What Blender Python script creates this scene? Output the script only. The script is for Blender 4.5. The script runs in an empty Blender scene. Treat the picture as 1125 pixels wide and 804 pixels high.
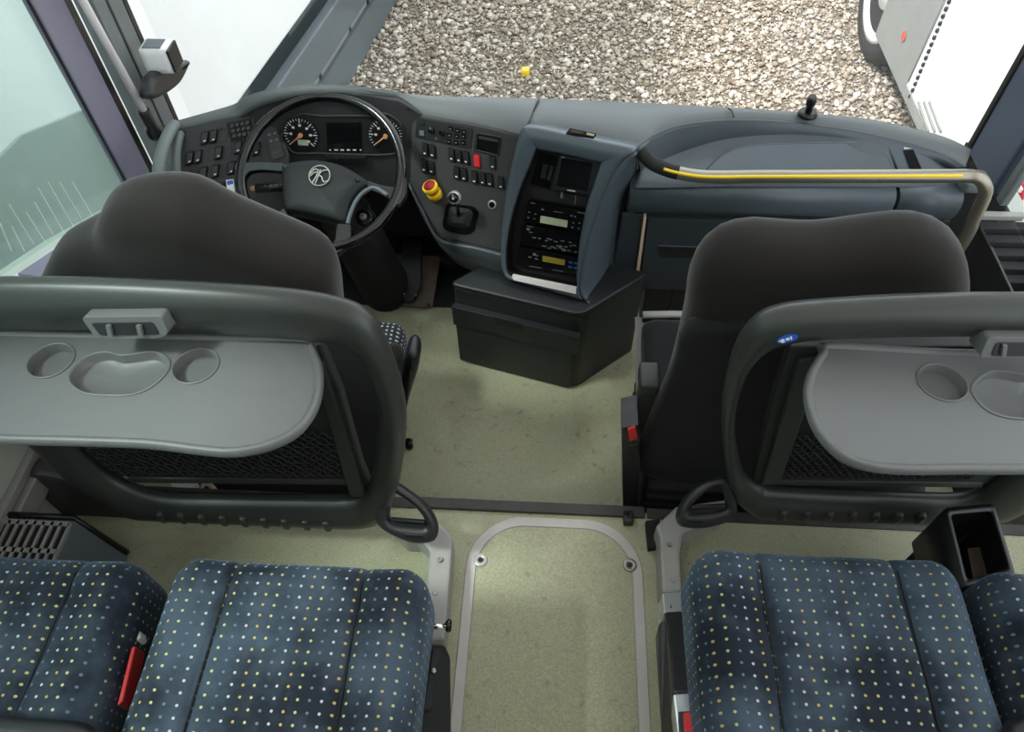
import bpy, math, random
import numpy as np
from mathutils import Vector as V
FILL_POWER = 8.5
random.seed(7); rng = np.random.default_rng(7)
scn = bpy.context.scene
COL = scn.collection
# ------------------------------------------------------------ camera survey
CAM = np.array([-.03, 0., 1.65]); PP = (562.5, 402.)
a_ = np.array([641 - PP[0], -680 - PP[1]]); b_ = np.array([580 - PP[0], 1020 - PP[1]])
FPX = math.sqrt(-(a_ @ b_))
Yc = np.array([a_[0], a_[1], FPX]); Yc /= np.linalg.norm(Yc)
Zc = -np.array([b_[0], b_[1], FPX]); Zc /= np.linalg.norm(Zc)
M = np.stack([np.cross(Yc, Zc), Yc, Zc], 1)          # world -> camera (x right, y down, z forward)

def at(px, py, x=None, y=None, z=None, pl=None):
    """survey: the point of the photograph's sight line lying on a known plane of the bus"""
    d = M.T @ np.array([(px - PP[0]) / FPX, (py - PP[1]) / FPX, 1.])
    if x is not None: t = (x - CAM[0]) / d[0]
    elif y is not None: t = (y - CAM[1]) / d[1]
    elif z is not None: t = (z - CAM[2]) / d[2]
    else:
        o, n = pl; t = float((np.array(o) - CAM) @ np.array(n)) / float(d @ np.array(n))
    return V(CAM + t * d)

def plane3(p, q, r):
    n = (q - p).cross(r - p).normalized()
    if n.dot(V(CAM) - p) < 0: n = -n
    return (p, n)
def plane_n(p, n): return (p, V(n).normalized())
def ats(pts, **k): return [at(x, y, **k) for x, y in pts]
def lift(pts, n, h): return [p + n * h for p in pts]

# ------------------------------------------------------------ materials
def lin(c):
    return tuple((v / 12.92 if v <= .04045 else ((v + .055) / 1.055) ** 2.4) for v in [x / 255 for x in c]) + (1,)
def mat(name, rgb, rough=.5, metal=0, spec=.5, noise=None, bump=None, sheen=0, coat=0, emit=0, dirt=None):
    m = bpy.data.materials.new(name); m.use_nodes = True
    nt = m.node_tree; bs = nt.nodes['Principled BSDF']
    bs.inputs['Base Color'].default_value = lin(rgb)
    bs.inputs['Roughness'].default_value = rough; bs.inputs['Metallic'].default_value = metal
    bs.inputs['Specular IOR Level'].default_value = spec
    if sheen: bs.inputs['Sheen Weight'].default_value = sheen; bs.inputs['Sheen Roughness'].default_value = .4
    if coat: bs.inputs['Coat Weight'].default_value = coat; bs.inputs['Coat Roughness'].default_value = .08
    if emit:
        bs.inputs['Emission Color'].default_value = lin(rgb); bs.inputs['Emission Strength'].default_value = emit
    tc = nt.nodes.new('ShaderNodeTexCoord')
    if noise:
        sc, amt = noise
        t = nt.nodes.new('ShaderNodeTexNoise'); t.inputs['Scale'].default_value = sc; t.inputs['Detail'].default_value = 6
        t.inputs['Roughness'].default_value = .65
        nt.links.new(tc.outputs['Object'], t.inputs['Vector'])
        r = nt.nodes.new('ShaderNodeMapRange'); r.inputs[1].default_value = .3; r.inputs[2].default_value = .7
        r.inputs[3].default_value = 1 - amt; r.inputs[4].default_value = 1 + amt
        nt.links.new(t.outputs['Fac'], r.inputs[0])
        h = nt.nodes.new('ShaderNodeHueSaturation'); h.inputs['Color'].default_value = lin(rgb)
        nt.links.new(r.outputs[0], h.inputs['Value']); nt.links.new(h.outputs[0], bs.inputs['Base Color'])
    if bump:
        sc, st, di = bump
        t = nt.nodes.new('ShaderNodeTexNoise'); t.inputs['Scale'].default_value = sc; t.inputs['Detail'].default_value = 3
        nt.links.new(tc.outputs['Object'], t.inputs['Vector'])
        b = nt.nodes.new('ShaderNodeBump'); b.inputs['Strength'].default_value = st; b.inputs['Distance'].default_value = di
        nt.links.new(t.outputs['Fac'], b.inputs['Height']); nt.links.new(b.outputs[0], bs.inputs['Normal'])
    return m
def N(nt, typ, **kw):
    n = nt.nodes.new(typ)
    for k, v in kw.items():
        if k.startswith('i'): n.inputs[int(k[1:])].default_value = v
        else: setattr(n, k, v)
    return n
def math_(nt, op, a, b=None):
    n = nt.nodes.new('ShaderNodeMath'); n.operation = op
    for i, v in enumerate((a, b)):
        if v is None: continue
        if isinstance(v, (int, float)): n.inputs[i].default_value = v
        else: nt.links.new(v, n.inputs[i])
    return n.outputs[0]

def dot_fabric(name, base, worn, dots, pitch=.0185, rad=.125, dim=1.0):
    m = bpy.data.materials.new(name); m.use_nodes = True; nt = m.node_tree; L = nt.links
    bs = nt.nodes['Principled BSDF']; bs.inputs['Roughness'].default_value = .85
    bs.inputs['Specular IOR Level'].default_value = .2
    bs.inputs['Sheen Weight'].default_value = .35; bs.inputs['Sheen Roughness'].default_value = .35
    bs.inputs['Sheen Tint'].default_value = lin((140, 165, 190))
    uv = N(nt, 'ShaderNodeUVMap'); sep = N(nt, 'ShaderNodeSeparateXYZ'); L.new(uv.outputs[0], sep.inputs[0])
    v = math_(nt, 'DIVIDE', sep.outputs[1], pitch * .97); row = math_(nt, 'FLOOR', v)
    u = math_(nt, 'DIVIDE', sep.outputs[0], pitch); cu = math_(nt, 'FLOOR', u)
    fu = math_(nt, 'SUBTRACT', math_(nt, 'FRACT', u), .5); fv = math_(nt, 'SUBTRACT', math_(nt, 'FRACT', v), .5)
    d2 = math_(nt, 'ADD', math_(nt, 'MULTIPLY', fu, fu), math_(nt, 'MULTIPLY', fv, fv))
    mask = math_(nt, 'LESS_THAN', d2, rad * rad)
    col = math_(nt, 'FLOORED_MODULO', cu, 4.); colv = math_(nt, 'DIVIDE', math_(nt, 'ADD', col, .5), 4.)
    cr = N(nt, 'ShaderNodeValToRGB'); cr.color_ramp.interpolation = 'CONSTANT'
    els = cr.color_ramp.elements; els[0].color = lin(dots[0]); els[1].position = .25; els[1].color = lin(dots[1])
    for i, p in ((2, .5), (3, .75)):
        e = els.new(p); e.color = lin(dots[i])
    L.new(colv, cr.inputs[0])
    tc = N(nt, 'ShaderNodeTexCoord')
    t = N(nt, 'ShaderNodeTexNoise'); t.inputs['Scale'].default_value = 7; t.inputs['Detail'].default_value = 5; t.inputs['Roughness'].default_value = .6
    L.new(tc.outputs['Object'], t.inputs['Vector'])
    rmp = N(nt, 'ShaderNodeMapRange'); rmp.inputs[1].default_value = .38; rmp.inputs[2].default_value = .62
    L.new(t.outputs['Fac'], rmp.inputs[0])
    mx = N(nt, 'ShaderNodeMix'); mx.data_type = 'RGBA'; mx.inputs[6].default_value = lin(base); mx.inputs[7].default_value = lin(worn)
    L.new(rmp.outputs[0], mx.inputs[0])
    t2 = N(nt, 'ShaderNodeTexNoise'); t2.inputs['Scale'].default_value = 900; L.new(tc.outputs['Object'], t2.inputs['Vector'])
    mx2 = N(nt, 'ShaderNodeMix'); mx2.data_type = 'RGBA'; L.new(mask, mx2.inputs[0]); L.new(mx.outputs[2], mx2.inputs[6]); L.new(cr.outputs[0], mx2.inputs[7])
    L.new(mx2.outputs[2], bs.inputs['Base Color'])
    b = N(nt, 'ShaderNodeBump'); b.inputs['Strength'].default_value = .25; b.inputs['Distance'].default_value = .002
    L.new(t2.outputs['Fac'], b.inputs['Height']); L.new(b.outputs[0], bs.inputs['Normal'])
    return m

def floor_mat(name, rgb):
    m = bpy.data.materials.new(name); m.use_nodes = True; nt = m.node_tree; L = nt.links
    bs = nt.nodes['Principled BSDF']; bs.inputs['Roughness'].default_value = .55; bs.inputs['Specular IOR Level'].default_value = .35
    tc = N(nt, 'ShaderNodeTexCoord')
    n1 = N(nt, 'ShaderNodeTexNoise'); n1.inputs['Scale'].default_value = 260; n1.inputs['Detail'].default_value = 2
    n2 = N(nt, 'ShaderNodeTexNoise'); n2.inputs['Scale'].default_value = 5; n2.inputs['Detail'].default_value = 7; n2.inputs['Roughness'].default_value = .7
    vo = N(nt, 'ShaderNodeTexVoronoi'); vo.inputs['Scale'].default_value = 75
    n3 = N(nt, 'ShaderNodeTexNoise'); n3.inputs['Scale'].default_value = 38; n3.inputs['Detail'].default_value = 5
    for n in (n1, n2, vo, n3): L.new(tc.outputs['Object'], n.inputs['Vector'])
    def mix(f, a, b):
        x = N(nt, 'ShaderNodeMix'); x.data_type = 'RGBA'; L.new(f, x.inputs[0])
        for i, c in ((6, a), (7, b)):
            if isinstance(c, tuple): x.inputs[i].default_value = c
            else: L.new(c, x.inputs[i])
        return x.outputs[2]
    def rng_(s, a, b, lo=0., hi=1.):
        r = N(nt, 'ShaderNodeMapRange'); r.inputs[1].default_value = a; r.inputs[2].default_value = b; r.inputs[3].default_value = lo; r.inputs[4].default_value = hi
        L.new(s, r.inputs[0]); return r.outputs[0]
    c = mix(rng_(n1.outputs['Fac'], .35, .65), lin(tuple(v * .93 for v in rgb)), lin(tuple(min(255, v * 1.06) for v in rgb)))
    c = mix(rng_(vo.outputs['Distance'], .16, .05, 0, .35), c, lin((205, 206, 180)))
    c = mix(rng_(n3.outputs['Fac'], .62, .75, 0, .55), c, lin((96, 94, 74)))
    c = mix(rng_(n2.outputs['Fac'], .52, .75, 0, .5), c, lin((120, 112, 86)))
    L.new(c, bs.inputs['Base Color'])
    return m
def glass_mat(name, tint, refl=.08, haze=0, hazecol=(255, 255, 255)):
    m = bpy.data.materials.new(name); m.use_nodes = True; nt = m.node_tree; L = nt.links
    nt.nodes.remove(nt.nodes['Principled BSDF']); out = nt.nodes['Material Output']
    tr = N(nt, 'ShaderNodeBsdfTransparent'); tr.inputs[0].default_value = lin(tint)
    gl = N(nt, 'ShaderNodeBsdfGlossy'); gl.inputs['Roughness'].default_value = .02
    mx = N(nt, 'ShaderNodeMixShader'); mx.inputs[0].default_value = refl
    L.new(tr.outputs[0], mx.inputs[1]); L.new(gl.outputs[0], mx.inputs[2])
    last = mx.outputs[0]
    if haze:
        df = N(nt, 'ShaderNodeBsdfDiffuse'); df.inputs[0].default_value = lin(hazecol)
        m2 = N(nt, 'ShaderNodeMixShader'); m2.inputs[0].default_value = haze
        L.new(last, m2.inputs[1]); L.new(df.outputs[0], m2.inputs[2]); last = m2.outputs[0]
    L.new(last, out.inputs[0]); return m

MT = {}
def D(k, *a, **kw): MT[k] = mat(k, *a, **kw)
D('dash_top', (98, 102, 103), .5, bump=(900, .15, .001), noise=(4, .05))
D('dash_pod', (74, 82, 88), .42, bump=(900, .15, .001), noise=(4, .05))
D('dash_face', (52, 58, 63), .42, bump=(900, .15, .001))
D('console', (70, 80, 87), .33, bump=(900, .12, .001))
D('panel', (45, 44, 46), .6, bump=(1200, .2, .001))
D('black', (17, 17, 18), .42)
D('black_gloss', (13, 13, 14), .15)
D('black_matte', (17, 17, 18), .8)
D('dark_plastic', (36, 37, 38), .42, bump=(700, .15, .001))
D('fridge', (27, 30, 32), .4, bump=(800, .15, .001))
D('guard', (46, 49, 46), .38, noise=(9, .06), bump=(900, .1, .001))
D('guard_inner', (38, 40, 38), .55, noise=(9, .1))
D('tray', (100, 101, 101), .42, noise=(6, .03), bump=(1100, .12, .001))
D('cup', (76, 68, 64), .45, noise=(30, .08))
D('velvet', (35, 32, 30), .9, sheen=.2, noise=(7, .12), bump=(700, .3, .001), spec=.2)
D('velvet_black', (28, 27, 28), .85, sheen=.15, noise=(7, .15), bump=(60, .25, .004), spec=.2)
D('alu', (178, 176, 172), .38, metal=.55, noise=(14, .1))
D('alu_paint', (148, 145, 141), .5, noise=(20, .06))
D('alu_bright', (214, 216, 214), .25, metal=.7)
D('alu_white', (222, 216, 214), .4)
D('chrome', (225, 225, 225), .12, metal=1)
D('steel', (150, 145, 138), .35, metal=.8, noise=(30, .15))
D('pole', (146, 140, 126), .34, metal=.75, noise=(14, .06))
D('yellow', (236, 198, 26), .4)
D('orange_tip', (215, 150, 95), .5)
D('red', (196, 34, 40), .4)
D('red_button', (170, 30, 34), .45)
D('white', (232, 232, 230), .5)
D('white_mark', (215, 215, 212), .5)
D('lcd', (170, 176, 150), .3)
D('lcd_amber', (132, 120, 44), .3)
D('screen', (16, 17, 19), .12)
D('blue', (34, 86, 190), .5)
D('lavender', (118, 116, 132), .5, noise=(8, .05))
D('pillar_grey', (100, 106, 106), .55, noise=(8, .06))
D('pillar_blue', (72, 82, 98), .45, noise=(8, .06))
D('wall', (186, 190, 178), .6, noise=(8, .03))
D('sill', (205, 206, 220), .4)
D('strip', (48, 43, 40), .55, noise=(22, .3))
D('rust_plate', (98, 84, 76), .6, metal=.2, noise=(30, .3))
D('coach_white', (252, 253, 252), .35, noise=(3, .02))
D('marker', (196, 92, 74), .5)
D('hub_black', (18, 20, 22), .5, spec=.3, bump=(900, .1, .001))
D('coach_skirt', (142, 144, 141), .5, noise=(9, .08))
D('coach_grey', (92, 99, 104), .5, noise=(6, .1))
D('coach_dark', (32, 38, 44), .3, noise=(6, .2))
D('coach_grey_green', (158, 168, 162), .5, noise=(5, .06))
D('tyre', (38, 37, 36), .85, noise=(20, .2))
D('hub', (226, 226, 224), .4, metal=.1, noise=(12, .1))
D('tail', (205, 40, 62), .2, coat=.5)
D('beige', (216, 190, 160), .7)
D('ceiling', (215, 215, 212), .8)
D('hatch_frame', (178, 171, 166), .5, noise=(20, .05))
D('cover_grey', (60, 59, 59), .5)
D('net', (34, 34, 35), .7)
D('seam', (14, 17, 22), .9)
MT['floor'] = floor_mat('floor', (157, 155, 128))
MT['moquette'] = dot_fabric('moquette', (62, 75, 87), (27, 33, 42), [(172, 170, 178), (172, 150, 92), (168, 172, 118), (92, 108, 124)], pitch=.0178, rad=.125)
MT['driver_cloth'] = dot_fabric('driver_cloth', (44, 46, 50), (34, 36, 40), [(170, 172, 172)] * 4, pitch=.0145, rad=.22)
MT['clear_glass'] = glass_mat('clear_glass', (252, 253, 253), .03)
MT['tint_glass'] = glass_mat('tint_glass', (236, 247, 245), .05, .09, (205, 225, 222))
def gravel_mat():
    m = bpy.data.materials.new('gravel'); m.use_nodes = True; nt = m.node_tree; L = nt.links
    bs = nt.nodes['Principled BSDF']; bs.inputs['Roughness'].default_value = .9; bs.inputs['Specular IOR Level'].default_value = .2
    at_ = N(nt, 'ShaderNodeAttribute', attribute_name='tone')
    cr = N(nt, 'ShaderNodeValToRGB'); e = cr.color_ramp.elements
    e[0].color = lin((126, 112, 97)); e[1].color = lin((226, 219, 208)); k = e.new(.5); k.color = lin((176, 163, 147))
    L.new(at_.outputs['Fac'], cr.inputs[0])
    tc = N(nt, 'ShaderNodeTexCoord'); n1 = N(nt, 'ShaderNodeTexNoise'); n1.inputs['Scale'].default_value = 60; L.new(tc.outputs['Object'], n1.inputs['Vector'])
    mx = N(nt, 'ShaderNodeMix'); mx.data_type = 'RGBA'; mx.blend_type = 'OVERLAY'; mx.inputs[0].default_value = .35
    L.new(cr.outputs[0], mx.inputs[6]); L.new(n1.outputs['Fac'], mx.inputs[7]); L.new(mx.outputs[2], bs.inputs['Base Color'])
    return m
MT['gravel'] = gravel_mat()
D('dirt', (122, 112, 98), .95, noise=(25, .25), bump=(60, .8, .02))

# ------------------------------------------------------------ mesh builder
def catmull(pts, n=6, closed=False):
    P = [V(p) for p in pts]; k = len(P); out = []
    rngs = k if closed else k - 1
    for i in range(rngs):
        if closed: p0, p1, p2, p3 = P[i - 1], P[i], P[(i + 1) % k], P[(i + 2) % k]
        else: p0, p1, p2, p3 = P[max(i - 1, 0)], P[i], P[i + 1], P[min(i + 2, k - 1)]
        for j in range(n):
            t = j / n
            out.append(.5 * ((2 * p1) + (p2 - p0) * t + (2 * p0 - 5 * p1 + 4 * p2 - p3) * t * t + (3 * p1 - p0 - 3 * p2 + p3) * t ** 3))
    if not closed: out.append(P[-1])
    return out
def resample(pts, n, closed=False):
    P = [V(p) for p in pts]
    if closed: P = P + [P[0]]
    L = [0]
    for i in range(1, len(P)): L.append(L[-1] + (P[i] - P[i - 1]).length)
    out = []; tot = L[-1]; j = 0
    m = n if closed else n - 1
    for i in range(n):
        s = tot * i / m
        while j < len(P) - 2 and L[j + 1] < s: j += 1
        d = L[j + 1] - L[j]
        out.append(P[j].lerp(P[j + 1], (s - L[j]) / d if d > 1e-9 else 0))
    return out
def roundpoly(pts, r, n=4):
    """round the corners of a closed polygon (3-D points)"""
    out = []; k = len(pts)
    for i in range(k):
        p, a, b = pts[i], pts[i - 1], pts[(i + 1) % k]
        da = (a - p); db = (b - p); ra = min(r, da.length * .45); rb = min(r, db.length * .45)
        p0 = p + da.normalized() * ra; p1 = p + db.normalized() * rb
        for j in range(n + 1):
            t = j / n; out.append(p0 * (1 - t) ** 2 + p * 2 * t * (1 - t) + p1 * t * t)
    return out

class MB:
    def __init__(s): s.v = []; s.f = []; s.mi = []; s.sm = []; s.uv = {}; s.m = 0
    def add(s, verts, faces, smooth=True, uvs=None):
        o = len(s.v); s.v += [tuple(p) for p in verts]
        for k, f in enumerate(faces):
            if uvs: s.uv[len(s.f)] = uvs[k]
            s.f.append([i + o for i in f]); s.mi.append(s.m); s.sm.append(smooth)
        return s
    def grid(s, rows, closeu=False, closev=False, smooth=True, flip=False):
        R = len(rows); n = len(rows[0]); F = []
        for i in range(R if closev else R - 1):
            for j in range(n if closeu else n - 1):
                q = [i * n + j, i * n + (j + 1) % n, ((i + 1) % R) * n + (j + 1) % n, ((i + 1) % R) * n + j]
                F.append(q[::-1] if flip else q)
        return s.add([p for r in rows for p in r], F, smooth)
    def prism(s, pts, n, hf, hb=0, smooth=False, taper=1.0):
        """polygon pts extruded hf along n and hb against it"""
        n = V(n).normalized(); k = len(pts); c = sum(pts, V()) / k
        T = [c + (p - c) * taper + n * hf for p in pts]; B = [p - n * hb for p in pts]
        F = [list(range(k)), list(range(2 * k - 1, k - 1, -1))]
        s.add(T + B, F, False)
        o = len(s.v) - 2 * k
        for i in range(k):
            j = (i + 1) % k
            s.f.append([o + j, o + i, o + k + i, o + k + j]); s.mi.append(s.m); s.sm.append(smooth)
        return s
    def box(s, lo, hi):
        x0, y0, z0 = lo; x1, y1, z1 = hi
        vs = [(x0, y0, z0), (x1, y0, z0), (x1, y1, z0), (x0, y1, z0), (x0, y0, z1), (x1, y0, z1), (x1, y1, z1), (x0, y1, z1)]
        return s.add(vs, [[3, 2, 1, 0], [4, 5, 6, 7], [0, 1, 5, 4], [1, 2, 6, 5], [2, 3, 7, 6], [3, 0, 4, 7]], False)
    def obox(s, c, ex, ey, ez):
        vs = [c + ex * i + ey * j + ez * k for k in (-1, 1) for i, j in ((-1, -1), (1, -1), (1, 1), (-1, 1))]
        return s.add(vs, [[3, 2, 1, 0], [4, 5, 6, 7], [0, 1, 5, 4], [1, 2, 6, 5], [2, 3, 7, 6], [3, 0, 4, 7]], False)
    def tube(s, pts, r, n=12, closed=False, cap=True, flat=1.0):
        P = [V(p) for p in pts]; k = len(P); rows = []
        if k < 2: return s
        up = None
        for i in range(k):
            if closed: t = (P[(i + 1) % k] - P[i - 1])
            else: t = P[min(i + 1, k - 1)] - P[max(i - 1, 0)]
            t.normalize()
            if up is None:
                up = V((0, 0, 1)) if abs(t.z) < .9 else V((1, 0, 0))
            a = (up - t * up.dot(t)).normalized(); b = t.cross(a); up = a
            rr = r[i] if isinstance(r, (list, tuple)) else r
            rows.append([P[i] + a * (rr * flat * math.cos(q * 2 * math.pi / n)) + b * (rr * math.sin(q * 2 * math.pi / n)) for q in range(n)])
        s.grid(rows, closeu=True, closev=closed, flip=True)
        if cap and not closed:
            s.add(rows[0], [list(range(n))], False); s.add(rows[-1], [list(range(n - 1, -1, -1))], False)
        return s
    def cyl(s, p, q, r, n=20, r2=None):
        return s.lathe(p, (V(q) - V(p)), [(r, 0), (r2 if r2 is not None else r, 1)], n, cap=True)
    def lathe(s, p, ax, prof, n=24, cap=True):
        """profile (radius, fraction along ax)"""
        p = V(p); ax = V(ax); t = ax.normalized(); up = V((0, 0, 1)) if abs(t.z) < .9 else V((1, 0, 0))
        a = (up - t * up.dot(t)).normalized(); b = t.cross(a)
        rows = [[p + ax * h + a * (r * math.cos(q * 2 * math.pi / n)) + b * (r * math.sin(q * 2 * math.pi / n)) for q in range(n)] for r, h in prof]
        s.grid(rows, closeu=True, flip=True)
        if cap:
            if prof[0][0] > 1e-5: s.add(rows[0], [list(range(n))], False)
            if prof[-1][0] > 1e-5: s.add(rows[-1], [list(range(n - 1, -1, -1))], False)
        return s
    def pillow(s, outline, n, th, r, seg=5, npt=64, bulge=0., smoothout=True):
        """soft slab with a rounded rim; outline lies on its rear (camera) face's mid plane"""
        n = V(n).normalized()
        O = resample(catmull(outline, 6, True) if smoothout else outline, npt, True); c = sum(O, V()) / npt
        def inset(o):
            res = []
            for i in range(npt):
                t = (O[(i + 2) % npt] - O[i - 2]).normalized(); q = t.cross(n).normalized()
                if q.dot(c - O[i]) < 0: q = -q
                res.append(O[i] + q * o)
            return res
        rows = []
        def addcap(side):
            R = []
            for sc in (.02, .35, .7, .9):
                base = inset(r); R.append([c + (p - c) * sc + n * (side * (th / 2 + bulge * (1 - sc * sc))) for p in base])
            return R
        rows += addcap(1)
        for k in range(seg + 1):
            a = math.pi / 2 * k / seg; rows.append([p + n * (th / 2 - r + r * math.cos(a)) for p in inset(r - r * math.sin(a))])
        for k in range(seg + 1):
            a = math.pi / 2 * k / seg; rows.append([p - n * (th / 2 - r + r * math.sin(a)) for p in inset(r - r * math.cos(a))])
        rows += addcap(-1)[::-1]
        s.grid(rows, closeu=True); return s
    def rbox(s, lo, hi, r, n=(14, 14, 8), fn=None, uv=False):
        lo = V(lo); hi = V(hi); c = (lo + hi) / 2; h = (hi - lo) / 2
        def mp(q):
            p = V((q[0] * h.x, q[1] * h.y, q[2] * h.z))
            inn = V([max(-h[i] + r, min(h[i] - r, p[i])) for i in range(3)])
            d = p - inn
            if d.length > 1e-9: p = inn + d.normalized() * r
            p = c + p
            return fn(p, q) if fn else p
        def sp(k): return [-1 + 2 * (.5 - .5 * math.cos(math.pi * i / k)) * 1 if False else -1 + 2 * i / k for i in range(k + 1)]
        for ax in range(3):
            u, w = [(1, 2), (2, 0), (0, 1)][ax]
            for sgn in (-1, 1):
                A, B = sp(n[u]), sp(n[w]); vs = []; uvv = []
                for i in A:
                    for j in B:
                        q = [0, 0, 0]; q[ax] = sgn; q[u] = i; q[w] = j
                        p = mp(q); vs.append(p)
                        if ax == 2: uvv.append((p.x, p.y))
                        elif ax == 0: uvv.append((sgn * (h.x + hi.z - p.z) + c.x, p.y))
                        else: uvv.append((p.x, sgn * (h.y + hi.z - p.z) + c.y))
                m = n[w] + 1; F = []; U = []
                for i in range(n[u]):
                    for j in range(m - 1):
                        f = [i * m + j, (i + 1) * m + j, (i + 1) * m + j + 1, i * m + j + 1]
                        if sgn < 0: f = f[::-1]
                        F.append(f); U.append([uvv[x] for x in f])
                s.add(vs, F, True, U)
        return s
    def build(s, name, mats, parent=None, bevel=0, merge=True, origin=None, seg=2, solid=0):
        me = bpy.data.meshes.new(name)
        me.from_pydata(s.v, [], s.f)
        if not isinstance(mats, (list, tuple)): mats = [mats]
        for m in mats: me.materials.append(MT[m] if isinstance(m, str) else m)
        me.polygons.foreach_set('material_index', s.mi); me.polygons.foreach_set('use_smooth', s.sm)
        if s.uv:
            ul = me.uv_layers.new(name='UVMap')
            for pi, uu in s.uv.items():
                for li, c in zip(me.polygons[pi].loop_indices, uu): ul.data[li].uv = c
        if merge:
            import bmesh
            bm = bmesh.new(); bm.from_mesh(me); bmesh.ops.remove_doubles(bm, verts=bm.verts, dist=1e-5)
            bmesh.ops.recalc_face_normals(bm, faces=bm.faces); bm.to_mesh(me); bm.free()
        o = bpy.data.objects.new(name, me); COL.objects.link(o)
        if solid:
            q = o.modifiers.new('thickness', 'SOLIDIFY'); q.thickness = solid; q.offset = -1
        if bevel:
            b = o.modifiers.new('bevel', 'BEVEL'); b.width = bevel; b.segments = seg; b.limit_method = 'ANGLE'; b.angle_limit = math.radians(40)
        if parent is not None:
            o.parent = parent; o.matrix_parent_inverse = parent.matrix_basis.inverted()
        return o
def tag(o, label, cat, group=None):
    o['label'] = label; o['category'] = cat
    if group: o['group'] = group
    return o
def struct(o, label=None):
    o['kind'] = 'structure'
    if label: o['label'] = label
    return o
def thing(name, loc, label, cat, group=None):
    o = bpy.data.objects.new(name, None); COL.objects.link(o); o.location = loc; o.empty_display_size = .05
    return tag(o, label, cat, group)
def lab(o, s): o['label'] = s; return o
Z = V((0, 0, 1)); X = V((1, 0, 0)); Yv = V((0, 1, 0))

# ============================================================ SETTING
FD = -.28                                                     # driver's floor level
b = MB().box((-1.25, -1.6, -.04), (1.32, .815, 0)); struct(b.build('floor', 'floor'))
b = MB().box((-1.25, .79, -.33), (1.32, 2.02, FD)); struct(b.build('floor', 'floor'))
b = MB().box((-1.2, 1.70, FD), (-.30, 1.96, FD + .005)); struct(b.build('trim_8', 'black_matte'), 'black footwell mat')
b = MB().box((-1.25, .795, FD - .01), (1.25, .815, -.04)); struct(b.build('trim_1', 'black_matte'))
# left wall below the windows: sill falls towards the front
sl = [(-1.6, .62), (.6, .62), (1.05, .50), (1.25, .425), (1.72, .215), (2.02, .09)]
b = MB().prism([V((-1.2, y, z)) for y, z in sl] + [V((-1.2, 2.02, -.33)), V((-1.2, -1.6, -.33))], (1, 0, 0), 0, .05); struct(b.build('wall_left', 'wall'))
b = MB()
for (y0, z0), (y1, z1) in zip(sl[1:], sl[2:]):
    b.prism([V((-1.2, y0, z0)), V((-1.2, y1, z1)), V((-1.10, y1, z1 - .012)), V((-1.10, y0, z0 - .012))], (0, 0, 1), .004, .02)
b.m = 1
b.prism([V((-1.18, 1.06, .5)), V((-1.18, 1.20, .445)), V((-1.115, 1.20, .435)), V((-1.115, 1.06, .49))], (0, 0, 1), .012, 0)
struct(b.build('trim_2', ['sill', 'lavender'], bevel=.003), 'pale window ledge sloping down beside the driver seat')
b = MB().box((1.27, -1.6, -.33), (1.32, 2.02, .20)); struct(b.build('wall_right', 'wall'))
b = MB().box((1.2, 1.67, -.28), (1.224, 1.96, .25)); struct(b.build('trim_9', 'black_matte'), 'black stand-in for the shaded foot of the right windscreen pillar')  # shade at the pillar foot, put in as a black slab
b = MB().box((-1.25, 1.96, -.33), (1.25, 2.02, .02)); struct(b.build('wall_front', 'black_matte'))
b = MB().box((-1.25, -1.65, -.04), (1.25, -1.6, 2.1)); struct(b.build('wall_back', 'wall'))
b = MB().box((-1.25, -1.6, 2.05), (1.32, 1.97, 2.1)); struct(b.build('ceiling', 'ceiling'))
# pillars
b = MB().box((-1.222, 1.57, .12), (-1.2, 1.682, 1.95)); b.m = 1; b.box((-1.222, 1.682, .12), (-1.204, 1.715, 1.95)); b.box((-1.208, 1.563, .2), (-1.2, 1.57, 1.95))
struct(b.build('trim_3', ['lavender', 'black'], bevel=.008), 'lavender grey window pillar beside the driver')
b = MB().box((-1.25, 1.785, .12), (-1.2, 1.912, 1.95)); b.m = 1; b.box((-1.25, 1.912, .12), (-1.198, 1.932, 1.95)); b.box((-1.2, 1.838, .12), (-1.198, 1.848, 1.95))
struct(b.build('trim_4', ['pillar_grey', 'black'], bevel=.006), 'grey left windscreen pillar')
b = MB().box((1.19, 1.715, .25), (1.224, 1.925, 1.95)); b.m = 1; b.box((1.185, 1.90, .25), (1.2, 1.93, 1.95)); b.m = 2; b.box((1.20, 1.668, .25), (1.226, 1.702, 1.95))
struct(b.build('trim_5', ['pillar_blue', 'black', 'pillar_grey'], bevel=.008), 'blue grey right windscreen pillar')
# glass
b = MB().box((-1.231, -1.5, .2), (-1.226, 1.62, 1.95)); b.m = 1
lines = []
for px0, py0, px1, py1 in ((0, 245, 13, 276), (13, 248, 27, 276), (10, 224, 37, 268), (29, 233, 49, 265), (38, 222, 58, 257), (42, 206, 70, 255), (53, 200, 82, 251), (66, 200, 93, 246), (80, 200, 104, 241)):
    p, q = at(px0, py0, x=-1.224), at(px1, py1, x=-1.224); b.tube([p, q],   .0010, 5)
b.m = 2; b.box((-1.234, -1.5, .19), (-1.222, 1.05, .215))
w1 = struct(b.build('window_1', ['tint_glass', 'white_mark', 'black'], merge=False), 'tinted side window with thin pale lines beside the driver seat')  # pane with thin pale lines drawn on it
b = MB().box((-1.232, 1.715, .2), (-1.228, 1.785, 1.95)); struct(b.build('window_2', 'clear_glass', merge=False))
b = MB().box((1.218, 0.2, .25), (1.222, 1.67, 1.95)); struct(b.build('window_3', 'clear_glass', merge=False))
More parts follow.
